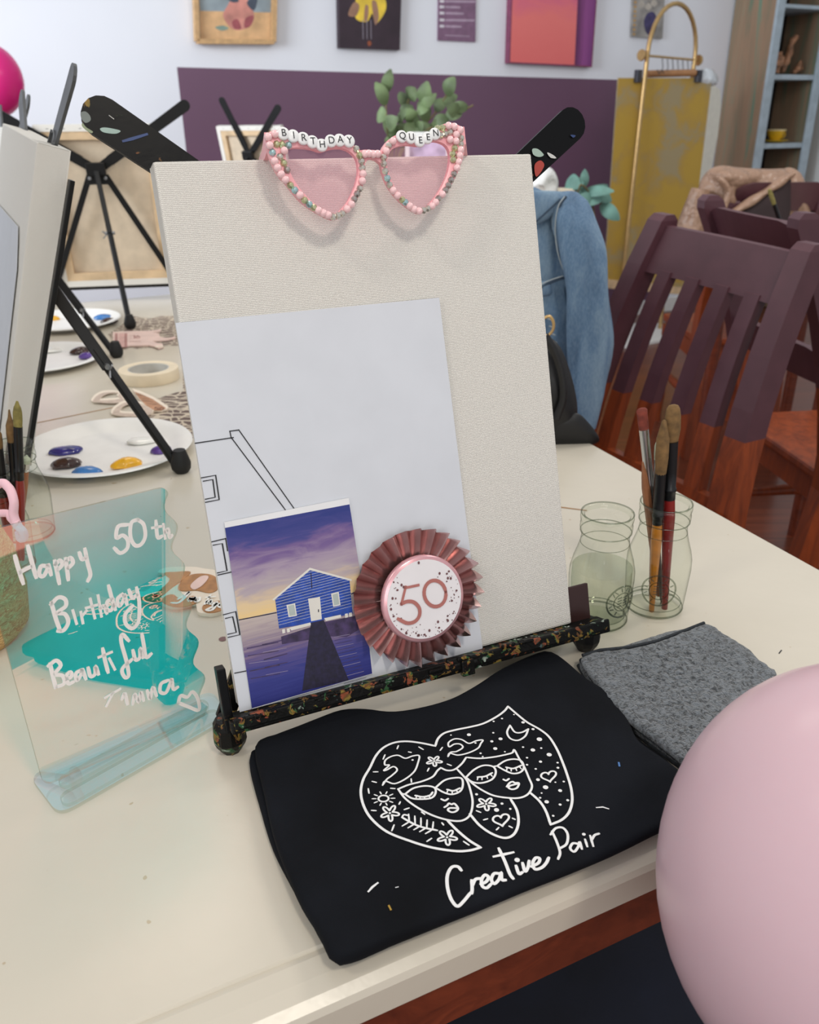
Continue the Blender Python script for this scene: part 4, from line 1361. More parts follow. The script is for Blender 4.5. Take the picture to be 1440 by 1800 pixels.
tu = [(1018, 1162), (1060, 1150), (1230, 1106), (1345, 1175), (1300, 1255), (1225, 1355), (1200, 1345), (1150, 1310), (1090, 1262), (1040, 1205)]
tlo = resample([Z((q.x, q.y), .757) for q in cat_rom(tu, 3, True)], 120)
cloth_pad(tlo, .7502, lambda p: .7612 + .0008 * noise.noise(Vector((p.x * 300, p.y * 300, 2))), .004, 4).build('lower_fold', TERRY, tw, smooth=True, auto=False)
hm = MB()
hm.tube([Z(q, .7665) for q in [(1024, 1152), (1055, 1143), (1105, 1138), (1155, 1127), (1205, 1108), (1238, 1095)]], .0016, 8)
hm.tube([Z(q, .761) for q in [(1022, 1160), (1040, 1190), (1075, 1240), (1110, 1270), (1155, 1304), (1205, 1340)]], .0022, 8)
hm.tube([Z(q, .754) for q in [(1018, 1170), (1038, 1205), (1088, 1262), (1150, 1313), (1205, 1352)]], .0024, 8)
hm.build('hem', TERRYEDGE, tw, smooth=True)
# ------------------------------------------------------------------ jars, brushes
def jar(base, s, label, cat='jar', group=None, water=False, zoff=0.0):
    b = Vector((base[0], base[1], 0.7503 + zoff))
    t = thing('milk_jar', b, label, cat, group)
    # r, z in metres for the 117 mm tall jar
    prof = [(0, .0025), (.020, .0025), (.0268, .0008), (.0288, .004), (.0292, .010), (.0305, .030), (.0316, .048), (.0312, .058), (.0290, .068), (.0258, .078), (.0236, .086), (.0228, .092), (.0226, .097), (.0238, .0985), (.0248, .1015), (.0248, .1055), (.0238, .109), (.0248, .1105), (.0252, .1130), (.0246, .1160), (.0232, .1172), (.0216, .1160), (.0214, .1120)]
    prof = [(r * s, z * s) for r, z in prof]
    o = MB().lathe(prof, b, 48).build('glass_body', GLASS, t, smooth=True, auto=False)
    for r, z, w in ((.0245, .1172, .0007), (.0240, .0985, .0006), (.0232, .0865, .0004), (.0283, .0035, .0009), (.0262, .0090, .0005)):
        MB().tube([b + Vector((math.cos(a * math.pi / 24) * r, math.sin(a * math.pi / 24) * r, z)) for a in range(49)], w, 6).build('moulded_ridge', GLASSRAISED, t, smooth=True)
    if water:
        w = MB().lathe([(0, .0085 * s), (.0262 * s, .0095 * s), (.0277 * s, .018 * s), (.0292 * s, .046 * s), (.0289 * s, .0600 * s), (0.0289 * s, .0600 * s), (0, .0592 * s)], b, 40)
        w.build('water', WATER, t, smooth=True)
    return t, b
def medal(t, b, s, ang, name='raised_emblem'):
    """round embossed stamp on the front of a jar"""
    mb = MB()
    def on(a, z):
        r = (.0318 if z < .05 else .0312) * s
        return b + Vector((math.cos(a) * r, math.sin(a) * r, z * s))
    def circ(rad, w):
        mb.tube([on(ang + rad * math.cos(k * math.pi / 14) / .0318, .036 + rad * math.sin(k * math.pi / 14)) for k in range(29)], w * s, 6)
    circ(.0165, .0009); circ(.0095, .0006)
    for k in range(15):
        if k in (11,): continue
        a = 2 * math.pi * k / 15
        c0, c1 = .0112, .0148
        d = .12 * (k % 3 - 1)
        p0 = on(ang + c0 * math.cos(a) / .0318, .036 + c0 * math.sin(a)); p1 = on(ang + c1 * math.cos(a + d) / .0318, .036 + c1 * math.sin(a + d))
        mb.tube([p0, p1], .0006 * s, 6)
    for k in range(4):
        z = .0405 - k * .003
        mb.tube([on(ang - .0055 / .0318, z), on(ang - .001 / .0318, z + .0008)], .0006 * s, 6)
        mb.tube([on(ang + .001 / .0318, z), on(ang + .0055 / .0318, z + .0008)], .0006 * s, 6)
    mb.build(name, GLASSRAISED, t, smooth=True)
jA = Z((1050, 1088), .75)
tA, bA = jar(jA, 1.0, 'clear glass jar two thirds full of water beside the canvas', 'jar', 'glass jars', water=True)
medal(tA, bA, 1.0, math.atan2(-bA.y, -bA.x) + .75)
jB = Z((1148, 1066), .75)
tB, bB = jar(jB, 1.0, 'clear glass jar with a raised round emblem holding brushes, right of the water jar', 'jar', 'glass jars')
medal(tB, bB, 1.0, math.atan2(-bB.y, -bB.x) + .12)
HRED = M('red_lacquer', (128, 28, 26), .28, var=.1, coat=.4)
HORA = M('orange_wood_lacquer', (186, 116, 30), .3, var=.12, vs=60, coat=.4)
HBURG = M('burgundy_lacquer', (112, 22, 38), .28, coat=.4)
HGREY = M('grey_handle', (112, 104, 96), .45)
HNAT = M('bare_wood_handle', (150, 98, 66), .5, var=.12, vs=60)
HBLK = M('black_ferrule', (24, 24, 26), .3, .2)
SILV = M('silver_ferrule', (196, 196, 192), .22, .9, .03)
BRIST = M('brown_bristle', (116, 88, 52), .8, var=.16, vs=140)
BRED = M('red_brown_bristle', (120, 54, 42), .8, var=.15, vs=140)
BOL = M('olive_bristle', (124, 114, 62), .8, var=.15, vs=140)
BPALE = M('pale_green_bristle', (176, 184, 160), .8, var=.1, vs=300)
def brush(name, foot, tip, hl, fl_, bl, r, hm_, fm_, bm_, label, cat='paintbrush', group=None, flat=1.0, tipr=0.6, belly=1.0):
    """foot and tip points; handle length share hl, ferrule fl_, bristle bl (shares of 1)"""
    foot, tip = Vector(foot), Vector(tip)
    d = tip - foot
    at = lambda k: foot + d * k
    t = thing(name, foot, label, cat, group)
    up = Vector((0, 1, 0)).cross(d)
    a = hl
    MB().tube([at(0), at(.02), at(a * .5), at(a * .85), at(a)], [r * .35, r * .5, r * .8, r * 1.05, r * .9], 12, up=up).build('handle', hm_, t, smooth=True)
    b = a + fl_
    f = MB().tube([at(a - .004), at(a + fl_ * .12), at(a + fl_ * .14), at(a + fl_ * .18), at(a + fl_ * .2), at(a + fl_ * .5), at(b)], [r * .95, r * .95, r * 1.08, r * 1.08, r * .95, r * .98, r * 1.0], 12, flat=1.0, up=up)
    f.build('ferrule', fm_, t, smooth=True)
    MB().tube([at(b - .003), at(b + bl * .3), at(b + bl * .65), at(b + bl * .88), at(b + bl * .97), at(1)], [r * .98, r * 1.08 * belly, r * 1.05 * belly, r * tipr, r * tipr * .72, r * tipr * .3], 14, flat=flat, up=up).build('bristles', bm_, t, smooth=True)
    return t
G1 = 'brushes in the right jar'
def jp(px, y): return Y(px, y)
yb = bB.y
brush('paintbrush', jp((1168, 1078), yb - .004) , jp((1184, 711), yb - .006), .58, .26, .16, .0060, HRED, HBLK, BRIST, 'tallest brush with a wide brown tip and red handle in the right jar', group=G1, flat=.6, tipr=1.05, belly=1.2)
brush('paintbrush', jp((1145, 1082), yb - .009), jp((1168, 738), yb - .012), .50, .25, .25, .0052, HORA, HBLK, BRIST, 'orange handled brush with a brown pointed tip in the right jar', group=G1, tipr=.6, belly=1.1)
brush('paintbrush', jp((1144, 1050), yb + .004), jp((1160, 771), yb + .0), .56, .32, .12, .0042, HBURG, SILV, BPALE, 'burgundy brush with a silver collar and pale tip in the right jar', group=G1, tipr=.7)
brush('paintbrush', jp((1165, 1060), yb + .006), jp((1128, 717), yb + .006), .58, .32, .10, .0046, HGREY, SILV, BRED, 'grey handled brush with a silver collar and red-brown tip leaning left in the jar', group=G1, flat=.5, tipr=1.15)
pn = thing('pencil', jp((1160, 1045), yb + .0), 'short bare wooden stick leaning left in the right jar', 'pencil')
a, b = jp((1160, 1045), yb + .010), jp((1130, 812), yb - .002)
MB().tube([a, a.lerp(b, .82), a.lerp(b, .9), b], [.0042, .0042, .0030, .0008], 8).build('pencil_barrel', HNAT, pn)

# jars and brushes at the left
jL1 = Vector((-.452, .840, 0)); jL2 = Vector((-.462, .925, 0))
tL1, bL1 = jar(jL1, 1.0, 'clear glass jar with brushes at the left edge, behind the acrylic sign', 'jar', 'glass jars')
tL2, bL2 = jar(jL2, 1.0, 'empty clear glass jar behind the left brush jar, in front of the nearest paint plate', 'jar', 'glass jars')
G2 = 'brushes in the left jar'
yl = bL1.y
brush('paintbrush', Y((35, 985), yl), Y((16, 720), yl + .004), .50, .30, .16, .0042, HRED, HBLK, BRIST, 'red brush with a brown tip in the left jar, left of its twin', group=G2)
brush('paintbrush', Y((40, 985), yl - .008), Y((30, 705), yl - .004), .53, .32, .13, .0046, HRED, HBLK, BOL, 'taller red brush with an olive tip in the left jar', group=G2, flat=.6, tipr=.8)
brush('paintbrush', Y((20, 980), yl + .006), Y((-12, 740), yl - .01), .48, .34, .14, .0062, HRED, HBLK, BRIST, 'thick red brush cut off by the left picture edge', group=G2)
brush('paintbrush', Y((30, 985), yl + .012), Y((47, 800), yl + .008), .86, .07, .06, .0040, HNAT, SILV, BPALE, 'short brown brush leaning right in the left jar', group=G2)

# ------------------------------------------------------------------ acrylic sign
sBL, sBR = Z((78, 1383), .757), Z((371, 1253), .757)
PSI, SLEAN = math.radians(42.0), math.radians(5.0)
SFR = Vector((math.sin(PSI) * math.cos(SLEAN), -math.cos(PSI) * math.cos(SLEAN), math.sin(SLEAN)))   # towards the viewer
SN3 = -SFR
SU = Vector((math.cos(PSI), math.sin(PSI), 0))
SV3 = SFR.cross(SU)
if SV3.z < 0: SV3 = -SV3
def SX(px, n=0.0): return onplane(px, sBL + SN3 * n, SFR)
sBR = SX((371, 1253))
SWD = (sBR - sBL).dot(SU)
SKEW = (sBR - sBL).dot(SV3)
SN = Vector((-SU.y, SU.x, 0))            # behind, level
sg = thing('acrylic_sign', (sBL + sBR) / 2 - Vector((0, 0, .007)), 'clear iridescent acrylic stand with white handwriting Happy 50th Birthday, left on the table', 'sign')
SH = ((SX((318, 838)) - sBL).dot(SV3) + (SX((-42, 933)) - sBL).dot(SV3)) / 2
print('panel', SWD, SH, SKEW, sBR.z, (SX((-42, 933)) - sBL).dot(SU), (SX((318, 838)) - sBL).dot(SU))
edge = []
for k in range(61):
    z = k / 60
    wv = .0040 * math.cos(2 * math.pi * (z * 6.0 - .02)) - .0035 * (1 if 0.02 < z < .98 else .5)
    edge.append((SWD + wv, z * SH))
rc_ = .007
outline_ = []
for k in range(7):
    an = math.pi + math.pi / 2 * k / 6
    outline_.append((rc_ + rc_ * math.cos(an), rc_ + rc_ * math.sin(an)))
outline_ += [(SWD - .006, 0)] + [e for e in edge if .006 < e[1] < SH - .006]
for k in range(7):
    an = 0 + math.pi / 2 * k / 6
    outline_.append((SWD - .0085 + .006 * math.cos(an), SH - .006 + .006 * math.sin(an)))
for k in range(7):
    an = math.pi / 2 + math.pi / 2 * k / 6
    outline_.append((rc_ + rc_ * math.cos(an), SH - rc_ + rc_ * math.sin(an)))
DICH = mat_dichroic('dichroic_film', (.02, .70, .80), (.88, .30, .20))
DICHB = mat_dichroic('dichroic_base_film', (.66, .78, .86), (.22, .24, .24))
ACR = mat_glass('clear_acrylic', (248, 248, 246), (214, 214, 208))
ACRE = M('acrylic_cut_edge', (222, 220, 210), .2, coat=.6)
ps = MB()
P3 = [sBL + SU * u + SV3 * (v + SKEW * u / SWD) for u, v in outline_]
kk = len(P3)
ps.add(P3 + [p + SN3 * .0028 for p in P3], [tuple(range(kk))], 0)
ps.add([p + SN3 * .0028 for p in P3], [tuple(range(kk))], 1)
P4 = P3 + [p + SN3 * .0028 for p in P3]
ps.add(P4, [(i, (i + 1) % kk, kk + (i + 1) % kk, kk + i) for i in range(kk)], 2)
panel = ps.build('panel', [DICH, ACR, mat_glass('acrylic_edge', (226, 226, 218), (196, 198, 190))], sg)
hw = MB()
def zs(x, y): return (x / 3.4286, 820 + y / 3.4286)
def sstroke(pts, w=.0030):
    P = [zs(*q) for q in pts]
    if len(P) > 2: P = [(q.x, q.y) for q in cat_rom(P, 5)]
    hw.ribbon([SX(q, -.0004) for q in P], w, SFR)
for s in ([(90, 540), (108, 605), (140, 705)], [(168, 480), (192, 575), (218, 668)], [(118, 640), (152, 620), (186, 604)],
          [(278, 600), (248, 602), (236, 648), (260, 662), (285, 622), (290, 590), (308, 652)],
          [(330, 570), (345, 640), (358, 705)], [(335, 590), (360, 566), (376, 590), (350, 622)],
          [(395, 556), (405, 625), (412, 682)], [(400, 572), (425, 550), (440, 580), (412, 612)],
          [(478, 520), (495, 560), (520, 545)], [(512, 498), (528, 580), (545, 650), (530, 690)],
          [(770, 350), (712, 362), (702, 430), (740, 415), (770, 445), (766, 495), (725, 522), (690, 492)],
          [(830, 320), (792, 340), (786, 420), (812, 474), (850, 470), (876, 420), (866, 350), (830, 320)],
          [(940, 330), (950, 425), (976, 420)], [(920, 370), (976, 360)], [(985, 350), (996, 432)], [(996, 402), (1012, 376), (1022, 426), (1036, 416)],
          [(310, 822), (338, 920), (362, 988)], [(308, 832), (350, 790), (392, 800), (396, 842), (345, 882), (392, 890), (412, 938), (386, 986), (350, 992)],
          [(440, 870), (462, 946)], [(488, 880), (500, 942)], [(495, 902), (520, 872)], [(545, 800), (572, 912)], [(522, 852), (588, 834)],
          [(592, 780), (612, 902)], [(606, 862), (626, 840), (644, 884)],
          [(682, 800), (650, 812), (642, 855), (668, 868), (690, 830)], [(655, 720), (676, 800), (696, 862)],
          [(738, 770), (708, 800), (720, 842), (746, 802), (750, 770), (766, 832)],
          [(778, 745), (798, 792), (824, 775)], [(824, 732), (840, 820), (836, 930), (800, 976), (760, 950), (756, 892), (800, 840)],
          [(302, 1190), (318, 1260), (336, 1332)], [(292, 1202), (338, 1170), (366, 1200), (332, 1250), (378, 1262), (386, 1308), (334, 1330)],
          [(400, 1282), (430, 1266), (426, 1240), (402, 1260), (412, 1308), (442, 1298)],
          [(492, 1228), (458, 1248), (464, 1290), (490, 1252), (496, 1222), (518, 1280)],
          [(532, 1215), (546, 1265), (574, 1250), (576, 1205), (594, 1252)],
          [(620, 1100), (634, 1170), (652, 1240)], [(598, 1150), (672, 1120)], [(660, 1160), (692, 1222)],
          [(776, 1050), (738, 1012), (732, 1060), (762, 1170), (776, 1258), (752, 1270), (738, 1220), (800, 1160)],
          [(802, 1110), (818, 1165), (844, 1150), (846, 1096), (862, 1152)], [(856, 1010), (868, 1080), (882, 1150), (912, 1130)],
          [(636, 1392), (722, 1342)], [(680, 1368), (642, 1442)], [(735, 1402), (752, 1368), (768, 1432)], [(800, 1432), (812, 1372), (836, 1420), (848, 1360), (866, 1410)], [(888, 1352), (904, 1402), (922, 1332), (944, 1382)],
          [(1012, 1290), (972, 1310), (966, 1358), (1000, 1364), (1026, 1310), (1036, 1282), (1046, 1342), (1072, 1330)],
          [(1076, 1424), (1090, 1382), (1130, 1390), (1160, 1358), (1192, 1400), (1200, 1468), (1140, 1450), (1076, 1424)]):
    sstroke(s)
hw.build('handwriting', M('white_marker', (240, 232, 228), .6, var=.02), panel)
# base: two slabs with rounded ends
fl_, fr_ = Z((104, 1435), .752), Z((405, 1262), .752)
bl_, br_ = Z((52, 1366), .752), Z((372, 1215), .752)
def rounded(poly, r, n=6):
    out = []
    k = len(poly)
    for i in range(k):
        a, b, c = poly[i - 1], poly[i], poly[(i + 1) % k]
        e1 = (a - b).normalized(); e2 = (c - b).normalized()
        p0, p2 = b + e1 * r, b + e2 * r
        for j in range(n + 1):
            t_ = j / n
            out.append(p0 * (1 - t_) ** 2 + b * 2 * t_ * (1 - t_) + p2 * t_ ** 2)
    return out
bs = MB()
def slab(poly, r, z0, z1):
    R2 = rounded(poly, r)
    lo = [Vector((p.x, p.y, z0)) for p in R2]; hi = [Vector((p.x, p.y, z1)) for p in R2]
    k = len(lo)
    bs.add(hi, [tuple(range(k))], 0 if z0 < .7515 else 1)
    bs.add(lo + hi, [(i, (i + 1) % k, k + (i + 1) % k, k + i) for i in range(k)], 2)
slab([fl_, fr_, br_, bl_], .012, .7502, .7535)
slab([fl_ + SN * .001 + SU * .006, fr_ + SN * .001 - SU * .006, fr_ + SN * .016 - SU * .006, fl_ + SN * .016 + SU * .006], .0074, .7537, .7570)
slab([fl_ + SN * .0205 + SU * .012, fr_ + SN * .0205 - SU * .006, fr_ + SN * .034 - SU * .006, fl_ + SN * .034 + SU * .012], .0066, .7537, .7570)
bs.build('base', [DICHB, ACR, MATS.get('x') or mat_glass('acrylic_base_edge', (240, 240, 232), (206, 208, 200))], sg)

# ------------------------------------------------------------------ woven bag and its pink handle
bg_ = thing('straw_bag', Vector((-.437, .700, .75)), 'woven straw bag with a pink cord handle at the left edge, beside the acrylic sign', 'bag')
bag = MB()
prof = [(0, 0), (.052, .0), (.062, .012), (.066, .045), (.062, .085), (.052, .115), (.047, .128), (.043, .126), (.045, .112), (.0, .11)]
bag.lathe(prof, Vector((-.437, .700, .7503)), 40)
bag.build('woven_body', mat_straw(), bg_, smooth=True)
def cord(pts, r): return MB().tube(cat_rom([Vector((-.412, .668, .870)), Vector((-.398, .664, .892))] + [Y(p, yy) for p, yy in pts], 6), r, 12)
PCORD = M('pink_cord', (244, 196, 206), .45, var=.03)
cord([((-8, 854), .665), ((14, 856), .66), ((24, 880), .652), ((24, 905), .65), ((32, 925), .648), ((40, 934), .648), ((42, 944), .65), ((36, 946), .652), ((34, 936), .65)], .0038).build('handle', PCORD, bg_, smooth=True)
cord([((4, 902), .662), ((20, 912), .655), ((30, 924), .649)], .0034).build('handle', PCORD, bg_, smooth=True)
MB().blob([Y(q, .648) for q in [(25, 912), (34, 914), (36, 922), (30, 928), (22, 922)]], (0, -1, 0), .004, .004, 4).build('knot', PCORD, bg_, smooth=True)

# ------------------------------------------------------------------ paper plates with paint
DAB = {'ultramarine': M('ultramarine_paint', (40, 34, 120), .25, var=.15, vs=80, coat=.5), 'brown': M('dark_brown_paint', (58, 34, 28), .22, var=.15, vs=80, coat=.5),
       'blue': M('sky_blue_paint', (58, 122, 190), .25, var=.1, vs=80, coat=.5), 'yellow': M('yellow_paint', (236, 176, 32), .25, var=.08, vs=80, coat=.5),
       'violet': M('violet_paint', (84, 52, 140), .25, var=.1, vs=80, coat=.5), 'white': M('white_wet_paint', (242, 241, 236), .2, var=.01, coat=.5)}
def plate(c, R, label, dabs, group='paper plates'):
    b = Vector((c[0], c[1], .7502))
    t = thing('paper_plate', b, label, 'plate', group)
    MB().lathe([(0, 0), (R * .70, 0), (R * .74, .001), (R * .86, .010), (R * .98, .014), (R, .0132), (R * .985, .0155), (R * .86, .0125), (R * .75, .0035), (R * .70, .002), (0, .002)], b, 64).build('plate_disc', PLATE, t, smooth=True)
    rr_ = random.Random(int(R * 1e5) + len(dabs))
    for px, col, s in dabs:
        p = Z(px, .7545)
        ring_ = []
        for k in range(22):
            a = 2 * math.pi * k / 22
            r = s * (1 + .18 * math.sin(2 * a + rr_.uniform(0, 1)) + rr_.uniform(-.08, .08))
            ring_.append(p + Vector((math.cos(a) * r * 1.15, math.sin(a) * r * .9, 0)))
        MB().blob(ring_, UP, .0025, .0105 if col != 'white' else .005, 8, wob=.006, seed=rr_.random() * 9).build('paint_dab', DAB[col], t, smooth=True)
    return t
plate(((-.456), 1.200), .127, 'white paper plate nearest on the left, with seven blobs of paint including yellow', [((115, 793), 'ultramarine', .019), ((117, 818), 'brown', .016), ((153, 832), 'blue', .016), ((223, 819), 'yellow', .017), ((250, 776), 'white', .017), ((284, 793), 'violet', .012)])
plate(((-.765), 1.735), .126, 'middle white paper plate on the left, with brown and violet paint near its rim', [((142, 620), 'brown', .018), ((155, 629), 'violet', .014), ((85, 617), 'white', .022)])
plate(((-.840), 2.100), .126, 'farthest white paper plate on the left, with yellow and sky blue paint', [((90, 561), 'yellow', .016), ((183, 559), 'blue', .020), ((192, 566), 'brown', .016), ((75, 568), 'ultramarine', .016)])
plate((.050, .742), .108, 'white paper plate under the easel, its rim showing below the ledge', [])

# ------------------------------------------------------------------ masking tape, cut-outs, lace
tc_ = Vector((-.503, 1.605, .7502))
tp = thing('masking_tape', tc_, 'roll of cream masking tape lying flat on the table beside the canvas', 'tape roll')
MB().lathe([(.039, .0), (.056, .0), (.0565, .001), (.0565, .021), (.056, .022), (.039, .022), (.039, .0)], tc_, 48).build('tape', M('masking_tape_cream', (232, 216, 188), .7, var=.03), tp, smooth=True)
MB().lathe([(.0365, .001), (.039, .001), (.039, .0215), (.0365, .0215), (.0365, .001)], tc_, 48).build('cardboard_core', M('grey_card_core', (196, 194, 188), .7), tp, smooth=True)
def zt(x, y): return (150 + x / 7.2, 560 + y / 7.2)
def flatpoly(pts, z, t_, mb, mi=0, conv=zt, smooth=True):
    P = [conv(*q) for q in pts]
    if smooth: P = [(q.x, q.y) for q in cat_rom(P, 4, True)]
    mb.prism([Z(q, z) for q in P], UP, t_, mi)
CUTW = M('cutout_white', (240, 226, 208), .6, var=.02)
CUTP = M('cutout_pale_print', (204, 184, 168), .6, var=.06, vs=120)
CUTB = M('cutout_brown', (184, 136, 104), .5, var=.12, vs=60)
co1 = thing('party_cutout', Z((245, 720), .7502), 'card cut-out with two heart loops and a 50, by the tape roll', 'cut-out')
m1 = MB()
def loopring(outer_, inner_, z, t_, mb, mi, conv=zt):
    A = resample([Z((q.x, q.y), z) for q in cat_rom([conv(*p) for p in outer_], 4, True)], 48)
    B = align(A, resample([Z((q.x, q.y), z) for q in cat_rom([conv(*p) for p in inner_], 4, True)], 48))
    T = UP * t_
    v = A + B + [p + T for p in B] + [p + T for p in A]
    k = 48
    mb.add(v, [(r * k + i, r * k + (i + 1) % k, ((r + 1) % 4) * k + (i + 1) % k, ((r + 1) % 4) * k + i) for r in range(4) for i in range(k)], mi)
h1o = [(76, 1048), (120, 985), (200, 940), (300, 925), (390, 930), (450, 950), (480, 990), (500, 1040), (440, 1072), (330, 1080), (190, 1072), (100, 1066)]
h1i = [(195, 1030), (230, 985), (300, 955), (380, 950), (420, 958), (400, 990), (440, 1005), (400, 1020), (330, 1026), (250, 1030)]
h2o = [(325, 1205), (350, 1150), (410, 1100), (480, 1062), (580, 1050), (700, 1070), (800, 1110), (870, 1160), (860, 1200), (820, 1226), (720, 1245), (560, 1252), (420, 1240), (345, 1222)]
h2i = [(448, 1172), (480, 1125), (550, 1092), (620, 1090), (690, 1110), (730, 1150), (710, 1180), (640, 1196), (540, 1196), (470, 1190)]
loopring(h1o, h1i, .7503, .003, m1, 0); loopring(h2o, h2i, .7510, .003, m1, 0)
m1.build('heart_rim', CUTW, co1)
m2 = MB()
sh_ = lambda P, c, k: [(c[0] + (x - c[0]) * k, c[1] + (y - c[1]) * k) for x, y in P]
loopring(sh_(h1o, (300, 1005), .91), sh_(h1i, (320, 990), 1.12), .7534, .0003, m2, 0); loopring(sh_(h2o, (600, 1150), .92), sh_(h2i, (590, 1145), 1.1), .7541, .0003, m2, 0)
m2.build('printed_rim', CUTP, co1)
m3 = MB()
flatpoly([(600, 905), (700, 935), (850, 1000), (980, 1080), (1055, 1135), (1040, 1160), (960, 1185), (870, 1185), (760, 1120), (660, 1010)], .7515, .003, m3, 0, smooth=False)
flatpoly([(620, 925), (700, 955), (850, 1020), (1020, 1135), (960, 1165), (880, 1165), (770, 1100), (680, 1010)], .7546, .0004, m3, 1, smooth=False)
m3.build('pennant', [CUTW, CUTB], co1)
m4 = MB()
for pts in ([(920, 1118), (890, 1118), (885, 1135), (915, 1135), (925, 1155), (880, 1160)], [(960, 1125), (940, 1140), (955, 1158), (985, 1150), (990, 1132), (960, 1125)]):
    m4.ribbon([Z(zt(*q), .7552) for q in pts], .0035, UP)
for k in range(4):
    m4.ribbon([Z(zt(640 + k * 45, 960 + k * 38), .7552), Z(zt(760 + k * 45, 985 + k * 34), .7552)], .003, UP, 0)
m4.build('printed_50', M('cutout_dark_print', (128, 84, 60), .5), co1)
# brush shaped cut-out
co2 = thing('party_cutout', Z((240, 595), .7502), 'pink brush-shaped card cut-out with a pierced tab, lying on the lace runner', 'cut-out')
m1 = MB()
flatpoly([(350, 188), (520, 175), (820, 168), (960, 150), (950, 178), (860, 190), (935, 205), (950, 250), (1060, 262), (1140, 240), (1145, 258), (1010, 290), (850, 300), (900, 320), (980, 335), (990, 370), (930, 392), (870, 365), (800, 352), (560, 358), (480, 368), (350, 375)], .7516, .003, m1, 0, smooth=False)
m1.build('card_shape', M('pale_pink_card', (228, 200, 190), .6, var=.04), co2)
m2 = MB()
for (a, b, cc) in ((375, 410, 0), (425, 490, 1), (495, 530, 0)):
    flatpoly([(a, 188), (b, 186), (b, 360), (a, 364)], .7547, .0003, m2, cc, smooth=False)
for pts in ([(560, 215), (620, 210), (625, 250), (560, 252)], [(560, 290), (700, 284)], [(660, 215), (640, 235), (665, 252), (690, 235), (660, 215)]):
    m2.ribbon([Z(zt(*q), .7552) for q in pts], .003, UP, 0)
m2.build('printed_bands', [M('dusty_pink_print', (176, 128, 122), .6), M('light_pink_print', (214, 172, 164), .6)], co2)
MB().lathe([(.004, 0), (.009, 0), (.009, .0006), (.004, .0006), (.004, 0)], Z(zt(935, 355), .7546), 20).build('eyelet', CUTW, co2)
# 50 Vintage cut-out
def zv(x, y): return (220 + x / 6.857, 980 + y / 6.857)
co3 = thing('party_cutout', Z((335, 1050), .7502), 'brown 50 Vintage card cut-out with white edging, behind the acrylic sign', 'cut-out')
m1 = MB()
flatpoly([(400, 215), (470, 165), (640, 150), (830, 150), (960, 170), (1090, 190), (1180, 250), (1200, 420), (1250, 480), (1240, 620), (1180, 680), (1080, 715), (980, 715), (880, 690), (850, 590), (700, 620), (560, 625), (380, 570), (160, 545), (150, 450), (260, 440), (420, 300), (510, 235)], .7502, .004, m1, 0, zv)
m1.build('white_backing', CUTW, co3)
m2 = MB()
BRN = M('brown_card', (176, 124, 76), .5, var=.12, vs=80)
flatpoly([(470, 195), (600, 180), (790, 178), (700, 270), (560, 370), (430, 470), (330, 470), (420, 400), (540, 270)], .7543, .0008, m2, 0, zv)
flatpoly([(440, 520), (500, 465), (580, 452), (640, 490), (720, 500), (830, 470), (870, 540), (760, 590), (620, 600), (500, 570)], .7543, .0008, m2, 0, zv)
flatpoly([(160, 500), (260, 470), (340, 440), (430, 480), (430, 540), (300, 530)], .7543, .0008, m2, 0, zv)
flatpoly([(640, 370), (680, 290), (780, 220), (900, 200), (1040, 215), (1120, 270), (1120, 380), (1020, 430), (860, 400), (740, 410), (660, 400)], .7543, .0008, m2, 0, zv)
flatpoly([(930, 620), (960, 570), (1060, 540), (1170, 530), (1190, 620), (1090, 665), (980, 665)], .7543, .0008, m2, 0, zv)
m2.build('brown_numerals', BRN, co3)
m3 = MB()
flatpoly([(790, 340), (900, 240), (990, 225), (1000, 260), (920, 350), (830, 390)], .7553, .0008, m3, 0, zv)
m3.build('pink_centre', M('pink_card', (232, 200, 190), .5), co3)
m4 = MB()
for pts in ([(640, 500), (720, 450), (780, 410), (700, 500), (640, 545), (560, 545)], [(760, 510), (790, 480), (770, 525)], [(790, 525), (820, 480), (815, 520), (850, 475), (845, 520)], [(870, 500), (850, 530), (890, 520), (900, 480)], [(1030, 450), (960, 560)], [(980, 480), (1080, 470)], [(1040, 510), (990, 530), (1000, 555), (1040, 520), (1030, 560)], [(1110, 535), (1060, 550), (1070, 580), (1110, 545), (1050, 630), (980, 630), (1060, 590)], [(1140, 575), (1170, 550), (1140, 555), (1130, 590), (1170, 600)]):
    P = [(q.x, q.y) for q in cat_rom(pts, 4)] if len(pts) > 2 else pts
    m4.ribbon([Z(zv(*q), .7556) for q in P], .0032, UP)
m4.build('script_word', M('white_script', (244, 240, 234), .5), co3)
# lace runner
lr = MB()
le = [(312, 545), (285, 556), (262, 560), (235, 556), (215, 570), (190, 585), (200, 600), (240, 612), (268, 615), (300, 608), (300, 640), (320, 668), (318, 690), (300, 694), (280, 700), (258, 708), (252, 722), (262, 735), (225, 738), (250, 745), (300, 752), (322, 765), (345, 770)]
P = [Z(q, .7503) for q in le]
Rr_ = [p + Vector((.10, .05, 0)) for p in P]
lp = [Vector((p.x, p.y, .7503)) for p in P]
rp_ = [Vector((max(p.x + .05, -.02 - .22 * (p.y - 1.2)), p.y + .02, .7503)) for p in P]
n_ = len(lp)
for i in range(n_ - 1):
    pass
lr.poly([Z((346, 772), .7504), Z((225, 739), .7504), Z((262, 733), .7504), Z((250, 722), .7504), Z((258, 707), .7504), Z((282, 699), .7504), Z((303, 692), .7504), Z((316, 688), .7504), Z((420, 690), .7504), Z((440, 772), .7504)])
